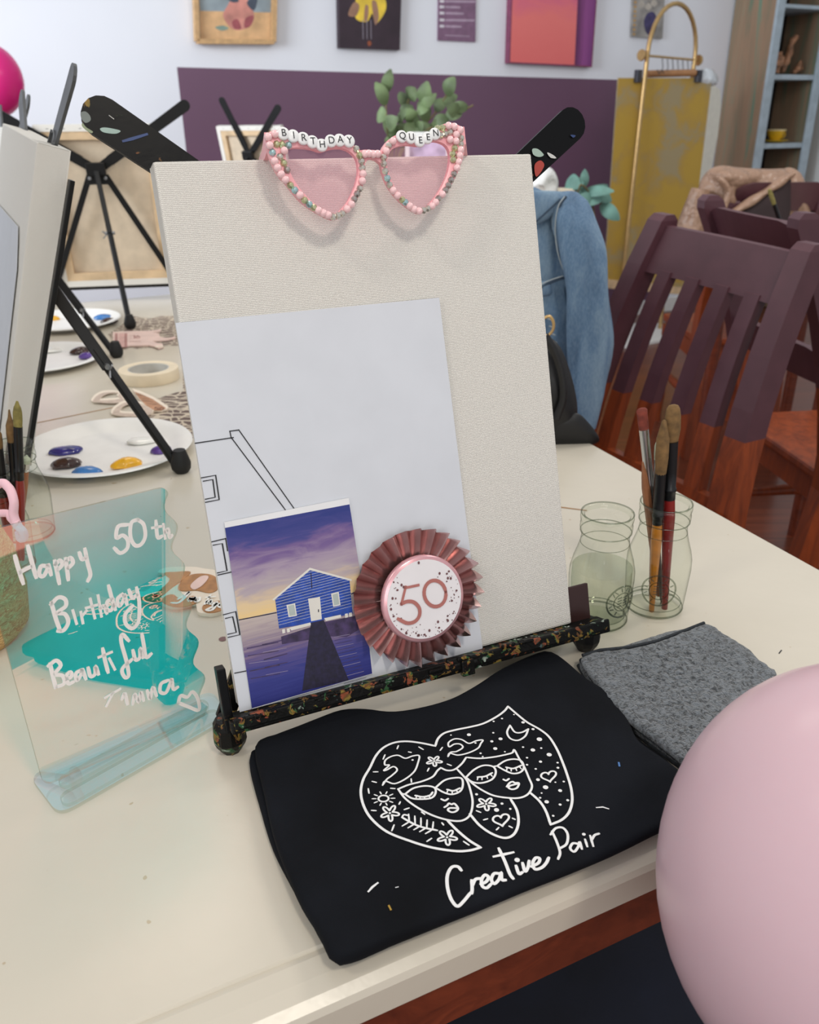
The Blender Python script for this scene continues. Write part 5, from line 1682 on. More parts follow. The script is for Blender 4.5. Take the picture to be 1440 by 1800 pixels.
lr.poly([Z((296, 607), .7504), Z((240, 613), .7504), Z((200, 600), .7504), Z((190, 588), .7504), Z((215, 570), .7504), Z((236, 556), .7504), Z((262, 560), .7504), Z((285, 555), .7504), Z((320, 556), .7504), Z((420, 575), .7504), Z((420, 610), .7504)])
lr.poly([Z((322, 690), .7504), Z((322, 606), .7504), Z((420, 606), .7504), Z((420, 690), .7504)])
tag(lr.build('lace_runner', mat_lace()), 'brown and beige lace table runner showing left of the front canvas', 'table runner')
# ------------------------------------------------------------------ dip-painted chairs
DIP = mat_dip('dip_painted_wood', 0.64)
DIP2 = mat_dip('dip_painted_wood_higher', 0.66)
def backline(z):
    """how far back the posts stand at height z"""
    if z < .45: return -.20 - .06 * (1 - z / .45)
    t = (z - .45) / .58
    return -.20 - .07 * t - .12 * t * t
def make_chair(loc, yaw, label, style='slat', mt=None, group='plum and brown chairs', W_=.464, H_=1.03, shear=0.0, splay=0.0):
    t = thing('dining_chair', (loc[0], loc[1], 0), label, 'chair', group)
    t.rotation_euler = (0, 0, yaw)
    mt = mt or DIP
    def put(mb, name, smooth=False):
        for v in mb.v:
            k = max(0.0, (v.z - .45) / (H_ - .45))
            x0 = v.x
            v.x *= 1 + splay * (1 - k) if v.z > .42 else 1 + splay
            v.z += shear * x0 / W_ * k
        o = mb.build(name, mt, None, smooth=smooth, loc=(0, 0, 0))
        o.parent = t; o.location = (0, 0, 0)
        return o
    hw_ = W_ / 2 - .019
    for sx in (-1, 1):
        mb = MB()
        rings = []
        zs_ = [0, .2, .42, .5, .6, .7, .8, .9, H_ - .03]
        for z in zs_:
            y = backline(z)
            rings.append([Vector((sx * hw_ + a * .022, y + b * .028, z)) for a, b in ((-1, -1), (1, -1), (1, 1), (-1, 1))])
        y = backline(H_ - .03)
        rings.append([Vector((sx * hw_ + a * .022, y - .004 + b * .024, H_ - .012)) for a, b in ((-1, -1), (1, -1), (1, 1), (-1, 1))])
        rings.append([Vector((sx * hw_ + a * .020, y - .006 + b * .012, H_)) for a, b in ((-1, -1), (1, -1), (1, 1), (-1, 1))])
        mb.loft(rings)
        put(mb, 'back_post')
        mb = MB()
        mb.lathe([(.019, 0), (.016, .03), (.022, .12), (.024, .26), (.018, .36), (.022, .38), (.022, .42)], (sx * hw_, .19, 0), 16, cap=True)
        put(mb, 'front_leg', True)
        mb = MB()
        mb.tube([(sx * hw_, -.22, .22), (sx * hw_, -.12, .222), (sx * hw_, 0, .224), (sx * hw_, .08, .226), (sx * hw_, .19, .23)], [.010, .013, .017, .013, .010], 12)
        put(mb, 'stretcher', True)
    def rail(z0, z1, name, bow=0.0, shaped=0.0):
        mb = MB()
        n = 12
        front, back_ = [], []
        rings = []
        for i in range(n + 1):
            x = -hw_ + 2 * hw_ * i / n
            k = 1 - (x / hw_) ** 2
            up_ = shaped * min(1, k * 2.2)
            rings.append([Vector((x, backline(z) - bow * k + d, z)) for z, d in ((z0, -.010), (z0, .010), (z1 + up_, .010), (z1 + up_, -.010))])
        mb.loft(rings)
        return put(mb, name)
    if style == 'slat':
        rail(.885, .978, 'top_rail', .008)
        rail(.47, .51, 'lower_rail', .0)
        for k in range(4):
            x = -hw_ + 2 * hw_ * (k + 1) / 5
            mb = MB()
            rings = []
            for q in range(7):
                z = .50 + (.895 - .50) * q / 6
                kk = 1 - (x / hw_) ** 2
                rings.append([Vector((x + a * .017, backline(z) - .006 * kk + b * .0125, z)) for a, b in ((-1, -1), (1, -1), (1, 1), (-1, 1))])
            mb.loft(rings)
            put(mb, 'slat')
    else:
        rail(.915, .985, 'top_rail', .012, .022)
        rail(.825, .88, 'ladder_rail', .012, .018)
        rail(.66, .72, 'ladder_rail', .012, .018)
    mb = MB()
    mb.box((0, .0, .445), (W_ / 2 - .005, 0, 0), (0, .225, 0), (0, 0, .014), bev=.008)
    put(mb, 'seat')
    mb = MB()
    mb.box((0, .19, .40), (hw_, 0, 0), (0, .010, 0), (0, 0, .03)); mb.box((0, -.20, .40), (hw_, 0, 0), (0, .010, 0), (0, 0, .03))
    mb.box((hw_, 0, .40), (.009, 0, 0), (0, .19, 0), (0, 0, .03)); mb.box((-hw_, 0, .40), (.009, 0, 0), (0, .19, 0), (0, 0, .03))
    put(mb, 'seat_frame')
    return t
# near chair: back corner tops found at height 1.03
a_, b_ = Z((1163, 374), 1.01), Z((1446, 430), .988)
lat = (b_ - a_); lat.z = 0
print('chair angle', math.degrees(math.atan2(lat.y, lat.x)))
print('chair width', lat.length)
lat.normalize()
fwd = Vector((lat.y, -lat.x, 0))
if fwd.x > 0: fwd = -fwd
ctr = (a_ + b_) / 2
base = ctr - fwd * backline(1.0)
yaw1 = math.atan2(fwd.y, fwd.x) - math.pi / 2
make_chair(base, yaw1, 'plum chair with four back slats, brown wood below, right of the table beside the jars', 'slat', DIP, W_=(b_ - a_).length, H_=1.0, shear=.022, splay=.24)
base2 = base + Vector((-.44, .30, 0))
make_chair(base2, yaw1, 'plum chair mostly hidden under the denim jacket behind the front canvas', 'slat', DIP)
a2, b2 = Z((1240, 342), 1.03), Z((1412, 374), 1.03)
lat2 = (b2 - a2); lat2.z = 0; lat2.normalize()
f2 = Vector((-lat2.y, lat2.x, 0))
if f2.x < 0: f2 = -f2
c2 = (a2 + b2) / 2
base3 = c2 - f2 * backline(1.03)
print('far chair width', (b2 - a2).length)
make_chair(base3, math.atan2(f2.y, f2.x) - math.pi / 2, 'plum chair with horizontal back rails standing behind the slatted chair on the right', 'ladder', DIP2, W_=(b2 - a2).length + .02)
base4 = Vector((1.235, 3.33, 0))
make_chair(base4, 0.0, 'plum chair under the tan leather jacket in front of the cabinet', 'ladder', DIP2, W_=.34, H_=.955)

# ------------------------------------------------------------------ denim jacket on its chair
dj = thing('denim_jacket', Vector((.36, 1.80, .62)), 'blue denim jacket hung over a chair back, right of the front canvas', 'jacket')
DENIM = mat_denim()
STITCH = M('pale_denim_stitching', (168, 176, 178), .9, var=.1)
DSEAM = M('dark_denim_seam', (54, 70, 88), .9)
yD = 1.74
body = [(925, 336), (960, 337), (990, 338), (1008, 346), (1016, 380), (1022, 440), (1020, 520), (1024, 600), (1030, 680), (1018, 740), (985, 760), (930, 745), (910, 600), (910, 450)]
mb = MB().blob([Y((q.x, q.y), yD) for q in cat_rom(body, 4, True)], (0, -1, 0), .16, .045, 9, wob=.014, seed=3)
mb.build('body', DENIM, dj, smooth=True)
def sleeve(pts, radii, n=16, y0=1.70):
    P = cat_rom([Y(p, yy) for p, yy in pts], 5)
    R_s = []
    for i in range(len(P)):
        k = i / (len(P) - 1) * (len(radii) - 1)
        j = min(int(k), len(radii) - 2)
        R_s.append(radii[j] * (1 - k + j) + radii[j + 1] * (k - j))
    mb = MB().tube(P, R_s, 20, flat=.8, up=(1, 0, 0))
    for i, v in enumerate(mb.v):
        q = v * 9
        v += Vector((noise.noise(Vector((v.x * 26, v.y * 26, v.z * 5))), -abs(noise.noise(Vector((v.x * 34, v.y * 10, v.z * 4 + 4)))), 0)) * .016
    return mb
sleeve([((992, 350), 1.71), ((1008, 385), 1.68), ((1022, 450), 1.66), ((1031, 530), 1.655), ((1036, 610), 1.65), ((1030, 690), 1.64), ((1020, 748), 1.63)], [.026, .037, .043, .045, .044, .040, .032]).build('sleeve', DENIM, dj, smooth=True)
mb = MB().blob([Y(q, 1.685) for q in [(925, 334), (985, 336), (1000, 345), (985, 360), (965, 385), (935, 400), (910, 400)]], (0, -1, 0), .02, .016, 6, wob=.004)
mb.build('collar', DENIM, dj, smooth=True)
sm = MB()
for pts, w in (([(996, 345), (985, 362), (980, 400), (984, 440), (992, 470), (1000, 488)], .004), ([(945, 508), (965, 498), (985, 490), (1000, 488)], .006), ([(942, 390), (962, 372), (985, 350)], .003)):
    P = [Y((q.x, q.y), 1.668) for q in cat_rom(pts, 4)]
    sm.tube(P, w * .55, 6)
sm.build('seam', DSEAM, dj)
for pts in ([(993, 345), (981, 364), (976, 402), (980, 440), (988, 468), (996, 484)], [(945, 503), (966, 493), (990, 485)]):
    MB().tube([Y((q.x, q.y), 1.664) for q in cat_rom(pts, 4)], .0012, 5).build('stitching', STITCH, dj)
sm = MB()
for k in range(9):
    x, y = 966 + k * 2.6, 560 + k * 13
    sm.tube([Y((x - 3, y), 1.668), Y((x + 5, y + 3), 1.668)], .0015, 5)
sm.build('button_placket_stitching', STITCH, dj)
fp = MB().blob([Y(q, 1.672) for q in [(948, 495), (968, 492), (971, 515), (966, 520), (950, 522)]], (0, -1, 0), .006, .008, 4)
fp.build('pocket_flap', DENIM, dj, smooth=True)

# ------------------------------------------------------------------ black bag at the table corner
bgb = thing('handbag', Vector((.24, 1.22, .75)), 'black handbag with a gold ring slumped on the table corner beside the denim jacket', 'bag')
BAGM = M('black_bag_fabric', (15, 15, 18), .5, var=.2, vs=18, bmp=.2, bs=60, bd=.004)
mb = MB().blob([Y((q.x, q.y), 1.24) for q in cat_rom([(930, 600), (962, 592), (985, 610), (1003, 655), (1014, 705), (1012, 745), (995, 770), (960, 786), (925, 780), (910, 700)], 4, True)], (0, -1, 0), .06, .03, 8, wob=.008, seed=2)
mb.build('body', BAGM, bgb, smooth=True)
mb = MB().blob([Y((q.x, q.y), 1.225) for q in cat_rom([(950, 745), (985, 738), (1012, 728), (1032, 742), (1052, 768), (1050, 778), (1020, 784), (985, 787), (950, 790)], 4, True)], (0, -.6, .8), .01, .018, 7, wob=.006, seed=5)
mb.build('flap', BAGM, bgb, smooth=True)
mb = MB().tube(cat_rom([Y(p, 1.2) for p in [(958, 590), (975, 618), (988, 660), (990, 700), (978, 735)]], 5), .006, 10)
mb.build('strap', BAGM, bgb, smooth=True)
mb = MB().tube(cat_rom([Y(p, 1.2) for p in [(955, 560), (966, 556), (973, 566), (972, 580), (963, 590), (955, 588)]], 5), .0022, 8)
mb.build('gold_ring', GOLD, bgb, smooth=True)
mb = MB().tube(cat_rom([Y(p, 1.2) for p in [(960, 604), (968, 598), (974, 606), (970, 614)]], 5), .0018, 8)
mb.build('gold_clasp', GOLD, bgb, smooth=True)

# ------------------------------------------------------------------ tan leather jacket
tj = thing('leather_jacket', Vector((1.35, 3.0, .8)), 'tan leather jacket draped over a chair in front of the weathered cabinet', 'jacket')
TAN = M('tan_leather', (150, 120, 100), .38, var=.06, vs=9, bmp=.7, bs=22, bd=.03)
yT = 3.02
mb = MB().blob([Y((q.x, q.y), yT) for q in cat_rom([(1228, 340), (1243, 304), (1264, 291), (1300, 294), (1345, 297), (1390, 297), (1410, 312), (1416, 360), (1410, 400), (1330, 425), (1240, 440), (1225, 390)], 4, True)], (0, -1, 0), .08, .06, 12, wob=.05, seed=4)
mb.build('body', TAN, tj, smooth=True)
mb = MB().tube(cat_rom([Y(p, yT - .05) for p in [(1232, 332), (1220, 380), (1208, 430), (1200, 470)]], 5), [.03 + .02 * math.sin(i / 15 * 2.4) for i in range(16)], 14)
mb.build('sleeve', TAN, tj, smooth=True)
mb = MB().blob([Y((q.x, q.y), yT + .0) for q in cat_rom([(1380, 297), (1400, 298), (1412, 315), (1418, 350), (1420, 385), (1412, 405), (1392, 405), (1378, 380), (1376, 330)], 4, True)], (0, -1, 0), .05, .05, 7, wob=.03, seed=7)
mb.build('sleeve', TAN, tj, smooth=True)
mb = MB().tube(cat_rom([Y(p, yT - .085) for p in [(1250, 402), (1288, 374), (1330, 348), (1368, 322), (1396, 304)]], 5), [.012] + [.021 + .004 * math.sin(i) for i in range(19)] + [.012], 12, flat=.6, up=(0, -1, 0))
mb.build('collar', TAN, tj, smooth=True)
mb = MB().tube(cat_rom([Y(p, yT - .075) for p in [(1262, 310), (1280, 335), (1272, 365), (1262, 400)]], 5), [.010] + [.018] * 14 + [.010], 12, flat=.6, up=(0, -1, 0))
mb.build('lapel', TAN, tj, smooth=True)
mb = MB().blob([Y((q.x, q.y), yT - .085) for q in cat_rom([(1298, 376), (1345, 343), (1386, 310), (1390, 335), (1380, 400), (1300, 415), (1288, 400)], 4, True)], (0, -1, 0), .02, .012, 5)
mb.build('dark_lining', M('dark_lining', (44, 30, 32), .8), tj, smooth=True)

# ------------------------------------------------------------------ small table on the right with jars, seen through the chair
rt = thing('side_table', Vector((1.30, 2.68, 0)), 'pale table behind the ladder-back chair, holding a jar and a cup', 'table')
MB().box((1.30, 2.68, .735), RU * .24, RV * .26, (0, 0, .014), bev=.005).build('tabletop', TABLE, rt)
for a in (-1, 1):
    for b in (-1, 1):
        p = Vector((1.30, 2.68, 0)) + RU * a * .20 + RV * b * .22
        MB().tube([p, p + Vector((0, 0, .722))], .02, 12).build('leg', APRONWOOD, rt, smooth=True)
jC, bC = jar((1.16, 2.55), 1.0, 'clear glass jar on the side table behind the ladder-back chair', 'jar', 'glass jars')
brush('paintbrush', bC + Vector((0, 0, .012)), Y((1352, 332), 2.52), .5, .34, .16, .006, HBLK, HBLK, BOL, 'brush with an olive tip standing before the dark opening of the tan jacket', group='brushes on the side table', flat=.7, tipr=.9)
brush('paintbrush', bC + Vector((.004, .004, .012)), bC + Vector((.02, .0, .19)), .55, .3, .15, .005, HORA, SILV, BRIST, 'orange brush in the jar on the side table', group='brushes on the side table')
cw = Vector((1.06, 2.66, .7502))
cwt = thing('cup', cw, 'small white cup on the side table seen through the ladder-back chair', 'cup')
MB().lathe([(0, 0), (.028, 0), (.034, .01), (.036, .075), (.034, .075), (.031, .012), (0, .008)], cw, 28).build('cup_body', WHITE, cwt, smooth=True)
# ------------------------------------------------------------------ balloons
def balloon(px, ax_px, depth, col, label, sx=1.0, matn='pink_latex', knot=True):
    d = ray(px); d_f = d.dot(F_)
    c = CAM + d * (depth / d_f)
    rx = ax_px[0] / FPX * depth; rz = ax_px[1] / FPX * depth
    t = thing('balloon', c - Vector((0, 0, rz)), label, 'balloon')
    axz = -D_                                # tall axis leans with the hanging balloon
    axz = Vector((0, 0, 1)) * .75 + axz * .25
    prof = []
    for k in range(33):
        a = -math.pi / 2 + math.pi * k / 32
        r = math.cos(a) * rx; z = math.sin(a) * rz
        if a < 0: r *= (1 - .06 * abs(math.sin(a)) ** 3)
        prof.append((r, z))
    MB().lathe(prof, c, 64, axis=axz).build('skin', mat_balloon(matn, col), t, smooth=True)
    e = axz.normalized()
    k0 = c - e * (rz * .995)
    MB().lathe([(.004, 0.003), (.005, -.004), (.004, -.008), (.008, -.014), (.0095, -.017), (.007, -.016), (0, -.012)], k0, 16, axis=e).build('knot', MATS.get('k' + matn) or mat_balloon('k' + matn, tuple(x * .92 for x in col)), t, smooth=True)
    return t
balloon((1502, 1560), (335, 408), .46, (222, 190, 199), 'large pale pink balloon in the lower right corner', matn='pale_pink_latex')
balloon((-16, 142), (54, 60), 3.0, (226, 48, 134), 'hot pink balloon at the upper left edge in front of the wall', matn='hot_pink_latex')

# ------------------------------------------------------------------ pictures on the wall
def wallq(pts, off): return [WV(p, VB - off) for p in pts]
def flat(mb, pts, off, mi=0, smooth=False):
    P = [(q.x, q.y) for q in cat_rom(pts, 4, True)] if smooth else pts
    mb.poly(wallq(P, off), mi)
def zw(x, y): return (330 + x / 2.717, y / 2.717)
# vase painting in a pale wood frame
pt = thing('painting', WV((412, 75), VB - .02), 'framed painting of a pink vase on a tan table, on the wall at upper left', 'painting', 'pictures on the wall')
m1 = MB(); m1.prism(wallq([(348, 70), (477, 71), (480, -90), (338, -90)], .03), RV, .025, 0)
m1.build('picture_panel', PALEWOOD, pt)
fr = MB()
def bars(corners, w, off, dep, mb):
    P = wallq(corners, off)
    for i in range(4):
        a, b = P[i], P[(i + 1) % 4]
        mb.bar(a, b, w, dep, RV)
bars([(346, 73), (480, 74), (484, -95), (340, -95)], .02, .032, .04, fr)
fr.build('frame', M('light_oak_frame', (196, 158, 112), .45, var=.08, vs=40), pt)
pa = MB()
flat(pa, [(352, 19), (476, 22), (479, -88), (344, -88)], .0315, 0)
flat(pa, [(353, 68), (474, 69), (476, 22), (352, 19)], .0316, 1)
flat(pa, [(392, 28), (400, 10), (410, -4), (430, -6), (440, 8), (447, 28), (440, 46), (420, 53), (405, 48)], .032, 2, True)
flat(pa, [(408, 38), (418, 34), (424, 50), (412, 50)], .0322, 3, True); flat(pa, [(432, 32), (446, 28), (440, 46), (430, 48)], .0322, 3, True)
flat(pa, [(378, 48), (392, 45), (402, 50), (390, 54)], .032, 4, True)
flat(pa, [(434, 4), (452, -8), (450, 12), (444, 18)], .0323, 5, True); flat(pa, [(400, -4), (412, -10), (420, 2), (408, 4)], .0323, 5, True)
pa.build('painted_picture', [M('painted_grey_blue', (146, 158, 164), .6, var=.12, vs=8), M('painted_tan', (214, 172, 126), .6, var=.12, vs=12), M('painted_pink_vase', (198, 134, 122), .6, var=.14, vs=14), M('painted_dark_rose', (150, 78, 84), .6, var=.1), M('painted_teal', (126, 146, 134), .6), M('painted_slate_leaf', (70, 78, 92), .6)], pt, smooth='keep')
# yellow flower on dark ground
pt = thing('painting', WV((650, 86), VB - .02), 'dark canvas with a yellow hanging flower, on the wall above the glasses', 'painting', 'pictures on the wall')
MB().prism(wallq([(597, 84), (703, 88), (708, -90), (594, -90)], .035), RV, .034, 0).build('canvas_panel', M('aubergine_canvas', (54, 40, 50), .6, var=.12, vs=10), pt)
pa = MB()
flat(pa, [(630, -20), (655, -30), (676, -4), (678, 18), (664, 40), (658, 36), (654, 24), (646, 38), (630, 36), (624, 24)], .0355, 0, True)
for s in ([(612, 26), (622, 4), (632, 10), (626, 28)], [(654, 2), (662, 4), (666, 30), (660, 44), (656, 26)], [(642, 10), (648, 12), (646, 34), (640, 36)]):
    flat(pa, s, .036, 1, True)
for x in (638, 645, 652):
    pa.ribbon(wallq([(x, 36), (x + .5, 68)], .0362), .006, -RV, 2)
flat(pa, [(646, 74), (651, 72), (653, 78), (648, 81)], .0362, 3, True)
pa.build('painted_flower', [M('painted_yellow', (222, 190, 66), .6, var=.12, vs=14), M('painted_mauve_brown', (156, 118, 96), .6), M('painted_lilac_grey', (140, 132, 144), .6), M('painted_rust', (150, 80, 52), .6)], pt, smooth='keep')
# plum notice
pt = thing('notice', WV((804, 73), VB - .01), 'plum printed notice with white bullet lines, on the wall between two canvases', 'sign', 'pictures on the wall')
MB().prism(wallq([(770, 71), (836, 74), (838, -80), (772, -80)], .010), RV, .009, 0).build('board', M('plum_board', (128, 96, 122), .5), pt)
pa = MB()
for k, (y, w) in enumerate(((2, 52), (12, 24), (23, 30), (35, 50), (46, 26))):
    x = 777
    pa.ribbon(wallq([(x - 2, y), (x + 2, y + .1)], .0105), .017, -RV, 0)
    pa.ribbon(wallq([(x + 7, y + .3), (x + 7 + w * .5, y + .6), (x + 7 + w, y + 1)], .0105), .011, -RV, 1)
pa.ribbon(wallq([(783, 62), (825, 64)], .0105), .006, -RV, 1)
pa.build('printed_lines', [M('notice_white', (222, 216, 224), .5), M('notice_pale_lilac', (176, 154, 174), .5)], pt, smooth='keep')
# coral abstract
pt = thing('painting', WV((970, 115), VB - .02), 'large abstract canvas in pink and coral with a purple side, on the wall', 'painting', 'pictures on the wall')
MB().prism(wallq([(895, 111), (1041, 118), (1056, -90), (902, -90)], .045), RV, .044, 0).build('canvas_panel', M('plum_canvas_edge', (128, 62, 92), .6, var=.1), pt)
pa = MB()
ABS = mat_stripe('abstract_pink_coral', [(0.0, (226, 112, 110)), (0.40, (232, 122, 118)), (0.6, (218, 108, 132)), (0.8, (186, 76, 124)), (1.0, (150, 58, 120))], wob=.35, wscale=(2, 3, 1))
ABP = mat_stripe('abstract_purple', [(0.0, (92, 40, 82)), (0.5, (142, 74, 136)), (1.0, (120, 58, 120))], axis=0, wob=.5, wscale=(6, 2, 1))
P = wallq([(897, 109), (1010, 114), (1020, -88), (904, -88)], .0456); pa.poly(P, 0, [(0, 0), (.8, 0), (.8, 1), (0, 1)])
P = wallq([(1010, 114), (1039, 116), (1054, -88), (1020, -88)], .0456); pa.poly(P, 1, [(0, 0), (1, 0), (1, 1), (0, 1)])
pa.build('painted_abstract', [ABS, ABP], pt, smooth='keep')
# small floral
pt = thing('painting', WV((1140, 66), VB - .01), 'small grey floral picture with a gold dotted edge, behind the gold rack arch', 'painting', 'pictures on the wall')
MB().prism(wallq([(1111, 64), (1165, 68), (1172, -60), (1116, -60)], .02), RV, .019, 0).build('picture_panel', M('floral_grey', (150, 146, 142), .6, var=.25, vs=9), pt)
pa = MB()
for k in range(14):
    y = 62 - k * 8
    flat(pa, [(1112.5 + k * .35, y), (1117 + k * .35, y), (1117 + k * .35, y - 4), (1112.5 + k * .35, y - 4)], .0206, 0)
flat(pa, [(1132, 40), (1138, 24), (1150, 22), (1156, 40), (1150, 58), (1138, 60)], .0206, 1, True)
for c in ((1140, 12), (1128, 8), (1150, 6)): flat(pa, [(c[0] - 6, c[1]), (c[0], c[1] - 7), (c[0] + 6, c[1]), (c[0], c[1] + 6)], .0206, 2, True)
pa.build('painted_flowers', [M('gold_dots', (190, 150, 90), .5), M('indigo_vase', (64, 58, 96), .6, var=.2), M('pale_flower', (184, 176, 166), .6)], pt, smooth='keep')

# ------------------------------------------------------------------ gold arch rack with hanging damask
rb, re_ = Z((1084, 593), .02), Z((1160, 577), .02)
RD = (re_ - rb); RD.z = 0; RW = RD.length; RD.normalize()
RN = Vector((-RD.y, RD.x, 0))
def RX(px, n=0.0): return onplane(px, rb + RN * n, RN)
rk = thing('clothes_rack', (rb + re_) / 2 - Vector((0, 0, .02)), 'gold arched metal rack on a white base, standing before the back wall', 'rack')
zt_ = RX((1180, 5)).z
path = [rb]
r_ = RW / 2 * 1.06
topc = zt_ - .24
x0 = (RX((1138, 100)) - rb).dot(RD); x1 = (RX((1222, 100)) - rb).dot(RD)
path.append(rb + RD * x0 * .6 + Vector((0, 0, 1.0)))
for k in range(17):
    a = math.pi - math.pi * k / 16
    path.append(rb + RD * ((x0 + x1) / 2 + (x1 - x0) / 2 * math.cos(a)) + Vector((0, 0, topc - .02 + math.sin(a) * (zt_ - topc))))
path.append(re_ + Vector((0, 0, 1.0)) + RD * .015)
path.append(re_)
MB().tube(path, .0115, 12).build('arch_tube', GOLD, rk, smooth=True)
MB().box((rb + re_) / 2 - Vector((0, 0, .010)), RD * .30, RN * .19, (0, 0, .0098), bev=.003).build('base', WHITE, rk)
ca, cb_ = RX((1128, 97)), RX((1228, 106))
mb = MB(); mb.tube([ca, cb_], .006, 10)
for q in (ca, cb_): mb.lathe([(0, -.006), (.026, -.006), (.028, 0), (.026, .006), (0, .006)], q, 24, axis=RD)
mb.build('cross_bar', GOLD, rk, smooth=True)
mb = MB()
for k in range(7):
    q = ca.lerp(cb_, .35 + k * .09)
    mb.tube([q, q - Vector((0, 0, .05)) + RD * .015, q - Vector((0, 0, .08)) - RD * .01, q - Vector((0, 0, .06)) - RD * .03], .0022, 6)
mb.build('hook', GREYBAR, rk)
DAM = mat_damask()
dm = MB()
ft = [RX((1087, 137), .05), RX((1252, 137), -.06), RX((1205, 505), -.05), RX((1062, 492), .05)]
g = 14
vs, fs, uv = [], [], []
for j in range(g + 1):
    for i in range(g + 1):
        a, b = i / g, j / g
        q = ft[0].lerp(ft[1], a).lerp(ft[3].lerp(ft[2], a), b)
        vs.append(q + RN * .02 * math.sin(a * 5) * b * .5); uv.append((a, 1 - b))
for j in range(g):
    for i in range(g): fs.append((j * (g + 1) + i, j * (g + 1) + i + 1, (j + 1) * (g + 1) + i + 1, (j + 1) * (g + 1) + i))
dm.add(vs, fs, 0, uv)
dm.add([v + RN * .006 for v in vs], fs, 1)
dmt = thing('damask_panel', (ft[2] + ft[3]) / 2, 'mustard damask fabric panel clipped to the gold rack', 'fabric')
dm.build('fabric', [DAM, M('pale_fabric_back', (214, 206, 184), .8)], dmt, smooth='keep')
MB().box((ft[2] + ft[3]) / 2 - Vector((0, 0, .02)), (ft[2] - ft[3]) / 2, RN * .008, (0, 0, .025), bev=.003).build('hem_batten', PALEWOOD, dmt)
MB().tube([RX((1138, 130), .045), RX((1222, 128), -.05)], .018, 10).build('rolled_top', M('light_brown_rod', (164, 118, 78), .5), dmt, smooth=True)
for x, n_ in ((1122, .02), (1228, -.05)):
    mb = MB(); q = RX((x, 134), n_)
    mb.box(q, RD * .02, RN * .012, (0, 0, .03), bev=.003)
    mb.build('clip', M('dark_clip', (70, 70, 78), .3, .5), dmt)
# plastic wrapped end
mb = MB().blob([RX((p.x, p.y), -.03) for p in cat_rom([(1222, 128), (1238, 120), (1252, 122), (1262, 135), (1255, 150), (1236, 152), (1222, 146)], 4, True)], -RN, .03, .03, 6, wob=.03, seed=9)
mb.build('plastic_wrap', M('crumpled_clear_plastic', (216, 222, 228), .12, var=.1, coat=1), dmt, smooth=False)
wsh = MB()
wp_ = [RX(p, .13) for p in [(1254, 148), (1266, 158), (1268, 185), (1262, 240), (1250, 300), (1235, 380), (1215, 480), (1180, 480), (1200, 300), (1215, 150)]]
wsh.prism(wp_, RN, .012)
tag(wsh.build('fabric_sample', M('cream_fabric', (232, 230, 218), .8, var=.02)), 'cream fabric panel hanging behind the mustard damask', 'fabric')

# ------------------------------------------------------------------ weathered cabinet
cu0, cu1, cv0, cv1, chh = 4.385, 4.84, 4.12, 4.44, 2.5
cbt = thing('cabinet', room((cu0 + cu1) / 2, (cv0 + cv1) / 2, 0), 'tall weathered green and brown cabinet with open shelves in the right corner', 'cabinet')
RUST = mat_rustic()
BLG = M('pale_blue_grey_paint', (166, 180, 190), .55, var=.05, vs=20)
def rbox(u0, u1, v0, v1, z0, z1, mb=None, bev=.003):
    mb = mb or MB()
    return mb.box(room((u0 + u1) / 2, (v0 + v1) / 2, (z0 + z1) / 2), RU * (u1 - u0) / 2, RV * (v1 - v0) / 2, (0, 0, (z1 - z0) / 2), bev=bev)
rbox(cu0, cu0 + .02, cv0, cv1, 0, chh).build('side_panel', RUST, cbt)
rbox(cu1 - .02, cu1, cv0, cv1, 0, chh).build('side_panel', RUST, cbt)
rbox(cu0 + .02, cu1 - .02, cv1 - .015, cv1, 0, chh).build('back_panel', M('dark_brown_board', (26, 22, 20), .8, var=.3, vs=8), cbt)
rbox(cu0 - .002, cu0 + .055, cv0 - .02, cv0, 0, chh).build('stile', BLG, cbt)
rbox(cu1 - .055, cu1 + .002, cv0 - .02, cv0, 0, chh).build('stile', BLG, cbt)
def shelf_z(px):
    # height on the cabinet front
    return WV(px, cv0).z
SZ = [shelf_z((1385, 131)), shelf_z((1372, 252))]
SZ += [SZ[1] - (SZ[0] - SZ[1]), SZ[1] - 2 * (SZ[0] - SZ[1])]
for z in SZ:
    rbox(cu0 + .02, cu1 - .02, cv0 - .005, cv1 - .015, z - .028, z).build('shelf', BLG, cbt)
rbox(cu0 + .02, cu1 - .02, cv0 - .018, cv1 - .015, SZ[0] + .34, SZ[0] + .36).build('shelf', BLG, cbt)
# things on the shelves
cz = SZ[1] + .001
q = WV((1362, 250), cv0 + .1); cp_ = Vector((q.x, q.y, cz))
YEL = M('yellow_china', (226, 182, 42), .25, var=.03, coat=.5)
sa = thing('saucer', cp_, 'yellow saucer under the yellow cup on the cabinet shelf', 'saucer')
MB().lathe([(0, .002), (.04, 0), (.05, .004), (.082, .014), (.084, .017), (.05, .009), (0, .007)], cp_, 36).build('saucer_dish', YEL, sa, smooth=True)
cpt = thing('cup', cp_ + Vector((0, 0, .009)), 'yellow teacup with a pale rim on the cabinet shelf', 'cup')
c_ = cp_ + Vector((0, 0, .0095))
MB().lathe([(0, 0), (.028, 0), (.030, .008), (.046, .03), (.058, .062), (.056, .062), (.043, .031), (.026, .01), (0, .008)], c_, 36).build('cup_bowl', YEL, cpt, smooth=True)
MB().lathe([(.0575, .060), (.0590, .062), (.0585, .067), (.0555, .067), (.0555, .060)], c_, 36).build('rim', M('pale_china_rim', (230, 214, 168), .3), cpt, smooth=True)
hc = c_ + RU * .052 + Vector((0, 0, .036))
MB().tube([hc + RU * .03 * math.sin(a) + Vector((0, 0, .02 * math.cos(a))) for a in [math.pi * k / 10 for k in range(11)]], .004, 8).build('handle', YEL, cpt, smooth=True)
